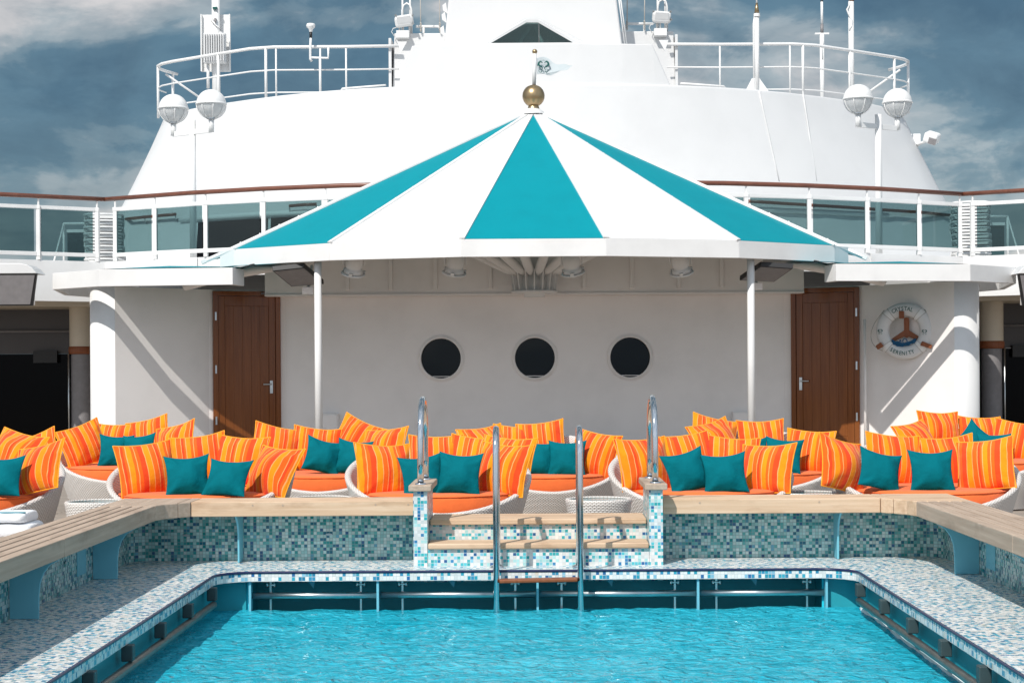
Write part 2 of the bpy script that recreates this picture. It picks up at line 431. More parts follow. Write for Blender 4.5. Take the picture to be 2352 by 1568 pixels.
for sx in (-1, 1):
    side = 'left' if sx < 0 else 'right'
    o = thing('side_pipe', f'weathered metal pipe hung on dark blocks along the {side} pool edge', 'pipe', (sx*1.955, 7, -.15), 'pipes under the pool edges')
    MB().cyl((sx*1.955, 3, -.16), (sx*1.955, 10.75, -.16), .022).build('pipe', M['old_pipe'], o)
    y = 4.1
    while y < 10.8:
        MB().box(sx*1.965-.028, sx*1.965+.028, y-.03, y+.03, -.135, -.0565).build('hanger_block', M['block'], o, .005)
        y += .74

# water surface
def wave(x, y):
    p = Vector((x, y, 0))
    h = (.008*noise.noise(p*2.0+Vector((3, 1, 0))) + .0075*noise.noise(Vector((x*4.1+7, y*4.6, 2))) +   .0062*noise.noise(Vector((x*8.5, y*9.5+4, 5))) + .0026*noise.noise(Vector((x*17, y*19+4, 9))))
    return h*1.35
mb = MB(); nx, ny = 210, 400; V = []
x0, x1, y0, y1 = -2.029, 2.029, PY0-.04, 11.118
for j in range(ny+1):
    for i in range(nx+1):
        x, y = x0+(x1-x0)*i/nx, y0+(y1-y0)*j/ny
        V.append((x, y, -.243+wave(x, y)))
F = [(j*(nx+1)+i, j*(nx+1)+i+1, (j+1)*(nx+1)+i+1, (j+1)*(nx+1)+i) for j in range(ny) for i in range(nx)]
mb.add(V, F, True)
water = mb.build('water', M['water'], merge=False); struct(water)
water.cycles.is_caustics_caster = True; basin.cycles.is_caustics_receiver = True
# foam along the right wall
mb = MB(); pts = []
for i in range(90):
    y = 3.0+i*.09; pts.append((2.012+.012*noise.noise(Vector((y*3, 2, 0))), y, -.241+.004*noise.noise(Vector((y*5, 0, 3)))))
rr = [max(.003, .010+.011*noise.noise(Vector((p[1]*4, 7, 0)))) for p in pts]
o = mb.tube(pts, rr, 6).build('foam', M['foam']); o['kind'] = 'stuff'; tag(o, 'thin line of white foam along the right pool wall', 'foam')

# ------------------------------------------------------------------ mosaic walls and teak benches
ZT, ZB = .411, .315
def mwall(label, polys, cat='wall'):
    o = thing('mosaic_wall', label, cat, (polys[0][0][0], polys[0][0][1], 0), 'mosaic walls round the pool')
    m = MB()
    for poly in polys: m.prism(poly, -.12, ZB-.002)
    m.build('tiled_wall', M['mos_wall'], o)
    return o
def fitting(parent, p, n):
    p = Vector(p); n = Vector(n); t = Vector((0, 0, 1)).cross(n)
    m = MB(); pts = [p+n*.004+t*(.022*math.cos(a))+Vector((0, 0, .0075*math.sin(a))) for a in [2*PI*k/14 for k in range(14)]]
    m.slab(pts, n*.004); m.build('wall_fitting', M['steel_rough'], parent)
lw = mwall('left mosaic pool wall under the long slatted bench in the shade', [[(-2.76, 1.85), (-2.68, 1.85), (-2.68, 11.62), (-2.76, 11.62)]])
rw = mwall('right mosaic pool wall under the slatted bench with weathered corner', [[(2.68, 1.85), (2.76, 1.85), (2.76, 11.62), (2.68, 11.62)]])
c = [(-2.68, 11.62)] + [(-2.56-.12*math.cos(a), 11.62+.12*math.sin(a)) for a in [math.radians(15*k) for k in range(1, 7)]]
bl = mwall('far mosaic pool wall left of the steps below the pale teak bench', [c+[(-.78, 11.74), (-.78, 11.82), (-2.76, 11.82), (-2.76, 11.621)]])
c2 = mx(c)[::-1]
brw = mwall('far mosaic pool wall right of the steps below the stained teak bench', [[(2.76, 11.621), (2.76, 11.82), (.815, 11.82), (.815, 11.74)]+c2])
for px in (546, 964): fitting(bl, (P(px, 1560, 11.74).x, 11.74, .17), (0, -1, 0))
for px in (2182, 2607): fitting(brw, (P(px, 1555, 11.74).x, 11.74, .18), (0, -1, 0))
for sx, w in ((-1, lw), (1, rw)):
    for y in (10.1, 8.2): fitting(w, (sx*2.68, y, .17), (-sx, 0, 0))
    MB().box(min(sx*2.674, sx*2.68), max(sx*2.674, sx*2.68), 10.35, 10.55, .06, .24).build('access_panel', M['blue_plate'], w, .002)

def curved_plate(axis, at, wall, out, w=.013):   # a support plate with a concave outer edge; axis 0: plate across X (side benches)
    prof = [(0, 0), (.15, 0), (.152, .12), (.158, .18), (.175, .23), (.205, .272), (.25, .30), (.27, ZB-.002), (0, ZB-.002)]
    m = MB()
    if axis == 0: m.slab([(wall+out*(.003+d), at-w/2, .002+h*.995) for d, h in prof], (0, w, 0))
    else: m.slab([(at-w/2, wall-.003-d, .002+h*.995) for d, h in prof], (w, 0, 0))
    return m

def bench_side(sx, label):
    o = thing('teak_bench', label, 'bench', (sx*2.55, 6.5, 0), 'teak benches round the pool')
    j = [1.9, 4.3, 6.75, 9.0, 11.15] if sx < 0 else [1.9, 3.6, 6.0, 8.9, 11.15]
    xi = [2.39, 2.463, 2.533, 2.603, 2.673]; wd = [.064, .058, .058, .058, .066]
    for k in range(4):
        m = MB()
        a, b = j[k]+.0015, j[k+1]-.0015
        for i in range(5):
            xa, xb = sx*xi[i], sx*(xi[i]+wd[i])
            m.box(min(xa, xb), max(xa, xb), a, b, ZB if i in (0, 4) else ZT-.045, ZT)
        m.build('slat_section', M['teak_y'], o, .006)
    y = 9.02+.05 if sx < 0 else 9.0
    for yy in (10.72, 9.02, 7.32, 5.62, 3.9): curved_plate(0, yy, sx*2.68, -sx).build('support_plate', M['blue_plate'], o, .004)
    return o
bench_side(-1, 'long weathered teak bench with slatted top along the left side')
bench_side(1, 'long weathered teak bench with slatted top along the right side')
def bench_back(x0, x1, label, sups, nails, mat):
    o = thing('teak_bench', label, 'bench', ((x0+x1)/2, 11.6, 0), 'teak benches round the pool')
    m = MB(); ys = [11.44, 11.527, 11.597, 11.667, 11.737]; wd = [.078, .060, .060, .060, .065]
    for i in range(5): m.box(x0, x1, ys[i], ys[i]+wd[i], ZB if i in (0, 4) else ZT-.045, ZT)
    m.build('slat_section', mat, o, .006)
    for s in sups: curved_plate(1, s, 11.74, 1).build('support_plate', M['blue_plate'], o, .004)
    for nx_ in nails:
        MB().cyl((nx_, 11.4395, (ZT+ZB)/2+.025), (nx_, 11.437, (ZT+ZB)/2+.025), .006, 10).build('wood_plug', M['teak_y'], o)
    return o
bench_back(-2.222, -.787, 'pale honey teak bench on the far side left of the pool steps', [P(700, 1640, 11.6).x], [P(q, 1480, 11.44).x for q in (740, 828, 1100, 1196)], M['teak_x'])
bench_back(.82, 2.222, 'stained honey teak bench on the far side right of the pool steps', [P(2455, 1630, 11.6).x], [P(q, 1480, 11.44).x for q in (2050, 2400)], M['teak_x'])
for sx in (-1, 1):
    o = thing('bench_corner', f'mitred teak corner block joining the benches at the far {"left" if sx < 0 else "right"} of the pool', 'bench corner', (sx*2.5, 11.5, 0), 'teak corner blocks of the bench')
    pl = [(2.39, 11.153), (2.356, 11.27), (2.29, 11.352), (2.29, 11.805), (2.74, 11.805), (2.74, 11.153)]
    pl2 = [(2.288, 11.3545), (2.225, 11.43), (2.225, 11.805), (2.288, 11.805)]
    for q in (pl, pl2):
        q = [(sx*a, b) for a, b in q]
        MB().prism(q if sx < 0 else q[::-1], ZB, ZT).build('corner_board', M['teak_y'] if sx < 0 else M['teak_x'], o, .006)

# ------------------------------------------------------------------ steps, posts, handrails, ladder
o = thing('pool_steps', 'two teak steps with mosaic risers between the tiled posts', 'steps', (0, 11.5, 0))
XA, XB = -.690, .722
MB().box(XA, XB, 11.335, 11.72, -.10, .109).build('riser', M['mos_step'], o)
MB().box(XA, XB, 11.565, 11.98, .002, .244).build('riser', M['mos_step'], o)
MB().box(XA+.002, XB-.002, 11.31, 11.563, .110, .146).build('tread', M['teak_x'], o, .008)
MB().box(XA+.002, XB-.002, 11.535, 11.98, .245, .281).build('tread', M['teak_x'], o, .008)
for nm, x0, x1, side in (('l', -.782, -.692, 'left'), ('r', .724, .812, 'right')):
    o = thing('tiled_post', f'blue and white mosaic post with teak cap at the {side} of the steps', 'post', ((x0+x1)/2, 11.6, 0), 'tiled posts beside the steps')
    MB().box(x0, x1, 11.33, 11.95, -.1, .478).build('tiled_body', M['mos_step'], o, .002)
    MB().box(x0-.028, x1+.028, 11.30, 11.985, .479, .52).build('cap', M['teak_y'], o, .007)
    h = thing('handrail', f'polished steel hoop handrail standing on the {side} tiled post', 'handrail', ((x0+x1)/2, 11.6, .52), 'steel hoop handrails')
    x = (x0+x1)/2; ya, yb, zt = 11.385, 11.90, 1.06; r = (yb-ya)/2
    pts = [(x, ya, .521), (x, ya, .65), (x, ya, zt-r)] + [(x, ya+r-r*math.cos(a), zt-r+r*math.sin(a)) for a in [PI*k/20 for k in range(1, 20)]] + [(x, yb, zt-r), (x, yb, .65), (x, yb, .521)]
    MB().tube(pts, .0205, 16).build('hoop_tube', M['steel'], h)
    for y in (ya, yb): MB().lathe([(.038, 0), (.038, .006), (.026, .010), (.022, .010)], (x, y, .5205), 20).build('base_flange', M['steel'], h)

o = thing('pool_ladder', 'polished steel pool ladder hooked over the far pool edge', 'ladder', (0, 11, 0))
for x in (-.245, .274):
    ya, yb, zt = 10.94, 11.25, .884; r = (yb-ya)/2
    pts = [(x, ya, -.95), (x, ya, -.3), (x, ya, zt-r)] + [(x, ya+r-r*math.cos(a), zt-r+r*math.sin(a)) for a in [PI*k/20 for k in range(1, 20)]] + [(x, yb, zt-r), (x, yb, .3), (x, yb, .002)]
    MB().tube(pts, .0195, 16).build('rail', M['steel'], o)
    MB().lathe([(.048, 0), (.048, .008), (.030, .016), (.022, .016)], (x, yb, .001), 24).build('base_flange', M['steel'], o)
MB().slab([(-.226, 10.90, -.060), (.255, 10.90, -.053), (.255, 10.90, -.031), (-.226, 10.90, -.038)], (0, .085, 0)).build('tread', M['bracket_wood'], o, .006)
for z in (-.33, -.6): MB().box(-.226, .255, 10.90, 10.985, z-.012, z+.012).build('tread', M['steel_rough'], o, .004)

# ------------------------------------------------------------------ daybeds
def make_daybed():
    o = thing('daybed', 'x', 'daybed')
    N = 96
    def rim(a):      # a = 0 front (towards -Y)
        return .315 + .445*((1-math.cos(a))/2)**.85
    def shell(a):    # closed cross-section from floor outside, over the rim, down inside
        h = rim(a); P_ = []
        rf, rt = .545, .70
        for k in range(9):
            t = k/8; P_.append((rf+(rt-rf)*(t**1.25)+.018*math.sin(PI*t), .012+(h-.012)*t))
        rc = rt-.024
        for k in range(1, 8):
            b = PI*k/8; P_.append((rc+.026*math.cos(b)+.002, h+.024*math.sin(b)))
        for k in range(5):
            t = k/4; P_.append((rt-.050-(.055)*t, h-(h-.15)*t))
        return P_
    K = len(shell(0)); V = []; prof = []
    for i in range(N+1):
        a = 2*PI*i/N; s_ = shell(a); prof.append(s_)
        V += [(r*math.sin(a), -r*math.cos(a), z) for r, z in s_]
    F, U = [], []
    def uvp(i, k):
        s_ = prof[i]; L = 0
        for q in range(k): L += math.dist(s_[q], s_[q+1])
        return (2*PI*i/N*.64, L)
    for i in range(N):
        for k in range(K-1):
            F.append((i*K+k, (i+1)*K+k, (i+1)*K+k+1, i*K+k+1)); U.append([uvp(i, k), uvp(i+1, k), uvp(i+1, k+1), uvp(i, k+1)])
    mb = MB().add(V, F, True, U)
    mb.build('wicker_shell', M['wicker'], o)
    pr = [(.0, .30), (.585, .30), (.606, .31), (.613, .33), (.613, .425), (.606, .445), (.585, .459), (.5, .466), (.25, .470), (.0, .471)]
    V2 = []; n = 72
    sc = MB()
    sc.lathe([(max(r, 1e-5), z) for r, z in pr], (0, 0, 0), n)
    so = sc.build('seat_cushion', M['seat_fab'], o)
    for vtx in so.data.vertices:
        p = vtx.co; a = math.atan2(p.y, p.x); rr = math.hypot(p.x, p.y)
        if p.z > .4: p.z += .006*noise.noise(p*5) + .004*noise.noise(p*12)
        if rr > .55: k = 1+.008*noise.noise(Vector((a*5, p.z*20, 1))); p.x *= k; p.y *= k
    MB().tube([(.611*math.sin(2*PI*i/64), .611*math.cos(2*PI*i/64), .447) for i in range(64)], .005, 6, True).build('piping', M['seat_fab'], so)
    return o
bed0 = make_daybed()
BEDS = {}
beds = [
 ('F0', -4.26, 13.35, 'round white wicker daybed cut off by the left edge beside the folded towels', 12),
 ('F1', -2.52, 13.4, 'front-row white wicker daybed left of the pool steps behind the pale bench', 0),
 ('F2', -.73, 13.35, 'front-row white wicker daybed seen through the gap above the steps', 6),
 ('F3', 1.25, 13.45, 'front-row white wicker daybed behind the right tiled post', 3),
 ('F4', 2.93, 13.35, 'front-row white wicker daybed behind the bench at the right corner', -4),
 ('B0', -3.92, 17.2, 'rear white wicker daybed in front of the left wooden door side wall', 4),
 ('B1', -1.84, 15.7, 'rear white wicker daybed in front of the left canopy pole', 0),
 ('B2', .06, 15.5, 'rear white wicker daybed behind the steel ladder', 8),
 ('B3', 1.99, 15.7, 'rear white wicker daybed in front of the right canopy pole', -3),
 ('B4', 4.28, 17.2, 'rear white wicker daybed below the lifebuoy wall at the far right', -8),
]
for i, (k, x, y, lab, rot) in enumerate(beds):
    o = bed0 if i == 0 else copy_tree(bed0)
    o.location = (x, y, DECK); o.rotation_euler = (0, 0, math.radians(rot)); tag(o, lab, 'daybed', 'round wicker daybeds'); BEDS[k] = (x, y)

# ------------------------------------------------------------------ cushions
def cushion_bm(w, h, T, seed, n=22):
    bm = bmesh.new(); top, bot = {}, {}; rim = []
    sd = Vector((seed*13.7, seed*5.1, seed*2.3))
    sag = .10+.05*math.sin(seed*2.1)
    for i in range(n+1):
        for j in range(n+1):
            u, v = 2*i/n-1, 2*j/n-1
            u = math.sin(u*PI/2*.92)/math.sin(PI/2*.92); v = math.sin(v*PI/2*.92)/math.sin(PI/2*.92)
            cc = .075 if T > .08 else .135
            x = w/2*u*(1-cc*(1-v*v)); y = h/2*v*(1-cc*(1-u*u)*(1.25 if v > 0 else .55))
            y -= sag*h*.10*(1-u*u)*(1 if v > 0 else 0)*v
            t = T*1.28*((1-abs(u)**2.6)*(1-abs(v)**2.6))**.62*(.62+.38*(1-u*u)*(1-v*v))*(1-.25*v)
            e = (1-u*u)*(1-v*v)
            wr = (1.0 if T > .08 else 1.35)*(.020*noise.noise(Vector((x*5, y*5, 0))+sd)+.010*noise.noise(Vector((x*13+2*y, y*10, 4))+sd))*min(1, e*2)
            # radial creases toward corners
            cr_ = .0085*math.sin(11*math.atan2(v, u)+seed*1.7+3*noise.noise(sd+Vector((u*2, v*2, 0))))*max(0, (abs(u)+abs(v))-.65)*min(1, e*5)
            edge = i in (0, n) or j in (0, n)
            zz = .012*noise.noise(Vector((x*4, y*4, 9))+sd)
            top[i, j] = bm.verts.new((x, y, zz+t+wr+cr_))
            bot[i, j] = top[i, j] if edge else bm.verts.new((x, y, zz-t*.8+wr*.5))
    for i in range(n):
        for j in range(n):
            f = bm.faces.new((top[i, j], top[i+1, j], top[i+1, j+1], top[i, j+1])); f.smooth = True
            f = bm.faces.new((bot[i, j], bot[i, j+1], bot[i+1, j+1], bot[i+1, j])); f.smooth = True
    loop = [top[i, 0].co.copy() for i in range(n)] + [top[n, j].co.copy() for j in range(n)] + [top[i, n].co.copy() for i in range(n, 0, -1)] + [top[0, j].co.copy() for j in range(n, 0, -1)]
    return bm, loop
CM, PM = {}, {}
for s_ in range(4):
    for kind, w, h, T in (('S', .445, .425, .085), ('T', .345, .335, .062)):
        bm, loop = cushion_bm(w, h, T, s_+1+(10 if kind == 'T' else 0))
        me = bpy.data.meshes.new('striped_cushion' if kind == 'S' else 'teal_cushion'); bm.to_mesh(me); bm.free()
        me.materials.append(M['stripe'] if kind == 'S' else M['teal_fab']); CM[kind, s_] = me
        if kind == 'S':
            po = MB().tube(loop, .0055, 6, True).build('piping', M['piping'])
            PM[s_] = po.data; bpy.data.objects.remove(po)
Z1 = lambda x, y: (x/2.352, 1150+y/2.352)
Z2 = lambda x, y: (900+x/2.352, 1150+y/2.352)
Z3 = lambda x, y: (1750+x/1.8816, 1150+y/1.8816)
cnt = [0]
def cushion(kind, zf, x, y, Y, roll, yaw, lean, label, scale=1.0):
    cnt[0] += 1; s_ = cnt[0] % 4
    nm = 'striped_cushion' if kind == 'S' else 'teal_cushion'
    o = bpy.data.objects.new(nm, CM[kind, s_]); C.objects.link(o)
    o.location = P(*zf(x, y), Y)
    m = Matrix.Rotation(math.radians(-yaw), 4, 'Z') @ Matrix.Rotation(math.radians(90-lean), 4, 'X') @ Matrix.Rotation(math.radians(-roll), 4, 'Z')
    o.rotation_euler = m.to_euler(); o.scale = (scale*.97,)*3
    tag(o, label, 'cushion', 'striped cushions on the daybeds' if kind == 'S' else 'teal cushions on the daybeds')
    if kind == 'S':
        p = bpy.data.objects.new('piping', PM[s_]); C.objects.link(p); p.parent = o
ST, TE = 'orange striped cushion ', 'small plain teal cushion '
L = [
 # front left cut-off daybed
 ('S', Z1, 262, 520, 13.15, -14, 28, 28, ST+'slumped on the daybed cut off by the left edge'),
 ('S', Z1, 100, 425, 13.65, 12, 15, 35, ST+'half hidden at the back of the left-edge daybed, leaning right'),
 ('S', Z1, 222, 450, 13.8, -20, 10, 25, ST+'of which only a corner peeks out, on the left-edge daybed'),
 ('T', Z1, 12, 575, 12.95, -3, 12, 25, TE+'cut by the left edge of the picture'),
 # front left
 ('S', Z1, 1010, 525, 13.2, -6, -22, 20, ST+'standing upright at the left end of the daybed behind the pale bench'),
 ('S', Z1, 1375, 455, 13.8, -8, -6, 24, ST+'behind the left teal cushion on the daybed behind the pale bench'),
 ('S', Z1, 1650, 465, 13.8, 4, 4, 24, ST+'behind the right teal cushion on the daybed behind the pale bench'),
 ('S', Z1, 1885, 540, 13.2, 3, 34, 30, ST+'leaning on the right arm of the daybed behind the pale bench'),
 ('T', Z1, 1290, 568, 13.0, -4, -8, 24, TE+'left of a pair on the daybed behind the pale bench'),
 ('T', Z1, 1568, 582, 12.95, 3, 8, 36, TE+'right of a pair on the daybed behind the pale bench'),
 # rear left
 ('S', Z1, 575, 355, 17.0, -20, -18, 18, ST+'tilted at the left end of the rear daybed near the dark doorway'),
 ('S', Z1, 800, 345, 17.6, 0, 0, 20, ST+'mostly hidden behind the overlapping teal pair at rear left'),
 ('S', Z1, 1025, 310, 17.6, -14, 8, 20, ST+'with a raised right corner at the back of the rear left daybed'),
 ('S', Z1, 1205, 345, 17.1, -16, 26, 26, ST+'slumped on the right arm of the rear left daybed'),
 ('T', Z1, 800, 398, 16.9, 3, -10, 18, TE+'partly covered by its neighbour on the rear left daybed'),
 ('T', Z1, 955, 392, 16.8, -6, 10, 22, TE+'overlapping another teal one on the rear left daybed'),
 # rear, left of centre
 ('S', Z1, 1900, 370, 15.9, 14, -18, 24, ST+'low and left of the left canopy pole on the rear daybed'),
 ('S', Z2, 60, 385, 16.0, 6, -6, 20, ST+'directly below the left canopy pole'),
 ('S', Z2, 345, 330, 16.1, 24, 4, 22, ST+'rising to a high peak right of the left canopy pole'),
 ('S', Z2, 525, 385, 15.7, -6, 26, 28, ST+'at the right end of the rear daybed beside the left handrail'),
 ('T', Z2, 110, 432, 15.4, 14, -14, 22, TE+'tipped sideways on the rear daybed below the left canopy pole'),
 ('T', Z2, 312, 440, 15.4, 6, 14, 20, TE+'half turned beside the tipped one on the rear left-centre daybed'),
 # front centre
 ('S', Z2, 525, 530, 13.15, 3, -24, 20, ST+'just left of the left steel handrail on the front daybed'),
 ('S', Z2, 890, 460, 13.85, 0, -4, 20, ST+'seen behind the left steel handrail'),
 ('S', Z2, 1160, 470, 13.8, 6, 4, 22, ST+'half hidden behind the upright teal cushion above the steps'),
 ('S', Z2, 1345, 525, 13.15, 3, 26, 24, ST+'large and leaning behind the left ladder rail'),
 ('S', Z2, 1375, 470, 13.7, 4, 14, 26, ST+'small visible corner behind the big leaning one at the ladder'),
 ('T', Z2, 795, 568, 12.98, -6, -10, 22, TE+'crossed by the left steel handrail'),
 ('T', Z2, 1050, 555, 12.95, 2, 10, 18, TE+'upright between left handrail and left ladder rail'),
 # rear centre
 ('S', Z2, 1225, 375, 15.5, -8, -20, 30, ST+'low on the rear daybed, just behind the left ladder rail'),
 ('S', Z2, 1440, 370, 15.95, 4, -4, 24, ST+'peeking between two others on the daybed behind the ladder'),
 ('S', Z2, 1615, 345, 15.95, -7, 4, 20, ST+'at the back middle of the rear daybed between the ladder rails'),
 ('S', Z2, 1975, 425, 15.3, 10, 22, 18, ST+'upright right of the right ladder rail'),
 ('T', Z2, 1590, 452, 15.2, 6, -8, 18, TE+'between the two ladder rails on the rear daybed'),
 ('T', Z2, 1790, 452, 15.15, 0, 8, 18, TE+'crossed by the right ladder rail'),
 # front right of centre
 ('S', Z3, 258, 390, 13.25, -2, -22, 20, ST+'crossed by the right steel handrail'),
 ('S', Z3, 490, 360, 13.9, -7, -4, 22, ST+'behind the left teal cushion right of the right handrail'),
 ('S', Z3, 742, 375, 13.9, 4, 4, 24, ST+'behind the right teal cushion right of the right handrail'),
 ('S', Z3, 932, 418, 13.25, -3, 30, 28, ST+'leaning on the right arm of the daybed behind the stained bench'),
 ('T', Z3, 492, 430, 13.05, -13, -10, 20, TE+'tilted, just right of the right handrail'),
 ('T', Z3, 702, 442, 13.0, -6, 8, 24, TE+'second to the right of the right handrail, above the stained bench'),
 # rear right of centre
 ('S', Z3, 650, 270, 15.7, -14, -20, 30, ST+'flopped back at the left end of the daybed by the right pole'),
 ('S', Z3, 905, 268, 16.1, -2, 0, 18, ST+'upright just below the right canopy pole'),
 ('S', Z3, 640, 245, 16.2, 14, -10, 24, ST+'showing only its top corner at the back of the right pole daybed'),
 ('S', Z3, 1168, 328, 15.5, 4, 18, 18, ST+'upright in front of the right wooden door'),
 ('T', Z3, 850, 345, 15.3, -4, -8, 24, TE+'showing only its top edge below the right canopy pole'),
 ('T', Z3, 1025, 345, 15.25, 6, 8, 20, TE+'left of the upright striped one before the right door'),
 # front right
 ('S', Z3, 1348, 395, 13.15, 14, -38, 16, ST+'turned edge-on at the left end of the right corner daybed'),
 ('S', Z3, 1630, 365, 13.75, 6, -6, 20, ST+'behind the twisted teal cushion on the right corner daybed'),
 ('S', Z3, 1935, 375, 13.75, -6, 6, 22, ST+'behind the square teal cushion on the right corner daybed'),
 ('S', Z3, 2140, 395, 13.15, -8, 28, 24, ST+'propped on the right arm of the right corner daybed'),
 ('T', Z3, 1558, 425, 13.0, 16, -16, 26, TE+'twisted on its corner on the right corner daybed'),
 ('T', Z3, 1842, 428, 12.95, -1, 4, 20, TE+'square to the camera on the right corner daybed'),
 # rear far right
 ('S', Z3, 1885, 210, 17.6, 2, -10, 20, ST+'highest at the left of the far right rear daybed'),
 ('S', Z3, 1762, 265, 17.1, -10, -28, 32, ST+'lying low at the left arm of the far right rear daybed'),
 ('S', Z3, 2110, 235, 17.7, 2, 0, 22, ST+'behind the pointed teal cushion at far right'),
 ('S', Z3, 2300, 265, 17.3, 10, 16, 22, ST+'cut by the right edge of the picture'),
 ('T', Z3, 2085, 265, 17.2, 42, -5, 16, TE+'standing on its point at far right'),
 ('T', Z3, 2190, 305, 17.0, 2, 5, 26, TE+'lying back beside the pointed one at far right'),
]
for a in L: cushion(*a)

# ------------------------------------------------------------------ side tables and towels
def make_table():
    o = thing('side_table', 'x', 'table')
    N = 64; pr = [(.15, .01), (.165, .10), (.185, .22), (.205, .34), (.214, .40), (.219, .425), (.213, .437), (.20, .438), (.193, .43), (.19, .415)]
    V, F, U = [], [], []
    for i in range(N+1):
        a = 2*PI*i/N; V += [(r*math.cos(a), r*math.sin(a), z) for r, z in pr]
    K = len(pr); Ls = [0]
    for k in range(K-1): Ls.append(Ls[-1]+math.dist(pr[k], pr[k+1]))
    for i in range(N):
        for k in range(K-1):
            F.append((i*K+k, (i+1)*K+k, (i+1)*K+k+1, i*K+k+1))
            ua, ub = 2*PI*i/N*.2, 2*PI*(i+1)/N*.2
            U.append([(ua, Ls[k]), (ub, Ls[k]), (ub, Ls[k+1]), (ua, Ls[k+1])])
    MB().add(V, F, True, U).build('wicker_body', M['wicker'], o)
    MB().lathe([(1e-5, .418), (.19, .418), (.192, .421), (.192, .426), (.19, .428), (1e-5, .428)], (0, 0, 0), 48).build('glass_top', M['table_glass'], o)
    return o
t0 = make_table()
for i, (px, py, Y, s_, lab) in enumerate([
    (282, 1470, 12.75, 1.02, 'round white wicker table with glass top behind the left bench corner'),
    (1754, 1459, 12.7, 1.10, 'round white wicker table with glass top left of the right tiled post'),
    (945, 1458, 13.0, 1.0, 'round wicker table whose glass edge barely shows behind the pale bench'),
    (2370, 1452, 13.2, 1.0, 'round wicker table with shining top just showing behind the stained bench')]):
    o = t0 if i == 0 else copy_tree(t0)
    p = P(px, py, Y); o.location = (p.x, Y, DECK); o.scale = (s_, s_, 1); tag(o, lab, 'table', 'round wicker side tables')

def towel(label, c, size, stripe):
    x, y, z = c; w, d, h = size
    def cross(t):   # rounded folded outline in Y-Z, several layers
        return t
    m = MB(); n = 28; K = 16; V = []
    for i in range(n+1):
        u = i/n
        for k in range(K*2):
            a = 2*PI*k/(K*2)
            cy, cz = math.cos(a), math.sin(a)
            sy = abs(cy)**.45*(1 if cy > 0 else -1); sz = abs(cz)**.55*(1 if cz > 0 else -1)
            e = min(1, min(u, 1-u)*9)**.35*.25+.75
            p = Vector((x+(u-.5)*w, y+sy*d/2*e, z+h/2+sz*h/2*(.9*e+.1)))
            nn = .008*noise.noise(p*14)
            V.append((p.x+nn, p.y+nn, p.z+(nn if sz > 0 else 0)))
    KK = K*2
    F = [(i*KK+k, i*KK+(k+1) % KK, (i+1)*KK+(k+1) % KK, (i+1)*KK+k) for i in range(n) for k in range(KK)]
    F += [list(range(KK))[::-1], [n*KK+k for k in range(KK)]]
    m.add(V, F, True)
    o = m.build('folded_towel', M['towel']); tag(o, label, 'towel', 'folded white towels')
    if stripe:
        pts = [(x+(u-.5)*w*.97, y-d*.36+.004*noise.noise(Vector((u*6, 1, 0))), z+h*.985) for u in [k/14 for k in range(15)]]
        MB().tube(pts, .004, 6).build('teal_stripe', M['towel_line'], o)
        pts = [(x+w*.47, y-d*.30+d*.6*t, z+h*.80-.03*abs(t-.5)) for t in [k/8 for k in range(9)]]
        MB().tube(pts, .004, 6).build('teal_stripe', M['towel_line'], o)
    return o
YT = 9.9; pt = P(20, 1558, YT); zt = .335
o = thing('towel_table', 'low table behind the left bench that carries the folded towels', 'table', (-2.98, YT, DECK))
MB().box(-3.2, -2.79, YT-.22, YT+.22, zt-.03, zt-.002).build('table_top', M['teak_y'], o, .005)
for sx in (-3.17, -2.82):
    for sy in (YT-.19, YT+.19): MB().box(sx-.02, sx+.02, sy-.02, sy+.02, DECK, zt-.031).build('leg', M['teak_y'], o)
towel('larger folded white towel lying underneath on the left table', (-2.925, YT, zt), (.30, .34, .085), False)
towel('folded white towel with a teal stripe on top of another towel', (-2.945, YT, zt+.087), (.27, .30, .06), True)

# ------------------------------------------------------------------ deckhouse behind the daybeds
WY = 26.5
XL, XR = -5.90, 5.90
house = thing('deckhouse', 'white deckhouse with angled side walls, round windows and wooden doors', 'deckhouse', (0, WY, DECK))
WT = 2.44
cx, cy, rad = 5.90, 25.40, .45
arc = [(-cx-rad*math.sin(a), cy-rad*math.cos(a)) for a in [math.radians(9*k) for k in range(11)]]     # front -> side
left = [(-3.72, WY), (-4.78, 26.03), (-cx, 24.95)] + arc[1:] + [(-cx-rad, 29.5)]
MW, PW = M['wall'], M['white']
def poly_wall(path, z0, z1, name, mat, inward, smooth_from=None):
    # thin wall following a plan path, thickened to the inside
    m = MB(); n = len(path); q = []
    for i, p in enumerate(path):
        a = Vector(path[max(i-1, 0)]); b = Vector(path[min(i+1, n-1)]); d = (b-a).normalized()
        nrm = Vector((-d.y, d.x))*inward
        q.append((p[0]+nrm.x*.12, p[1]+nrm.y*.12))
    for i in range(n-1):
        sm = smooth_from is not None and i >= smooth_from[0] and i < smooth_from[1]
        m.add([(*path[i], z0), (*path[i+1], z0), (*path[i+1], z1), (*path[i], z1)], [(0, 1, 2, 3)], sm)
        m.add([(*q[i], z0), (*q[i+1], z0), (*q[i+1], z1), (*q[i], z1)], [(0, 1, 2, 3)], sm)
        m.add([(*path[i], z1), (*path[i+1], z1), (*q[i+1], z1), (*q[i], z1)], [(0, 1, 2, 3)])
    return m.build(name, mat, house)
# round end posts carry the paint of the outside; angled walls; main wall with port holes
for sx in (-1, 1):
    f = (lambda pts: [(sx*-a, b) for a, b in pts])
    poly_wall(f(left[:3]), DECK, WT, 'angled_wall', MW, -1 if sx < 0 else 1)
    poly_wall(f(left[2:]), DECK, 2.62, 'round_corner', PW, -1 if sx < 0 else 1, (0, 10))
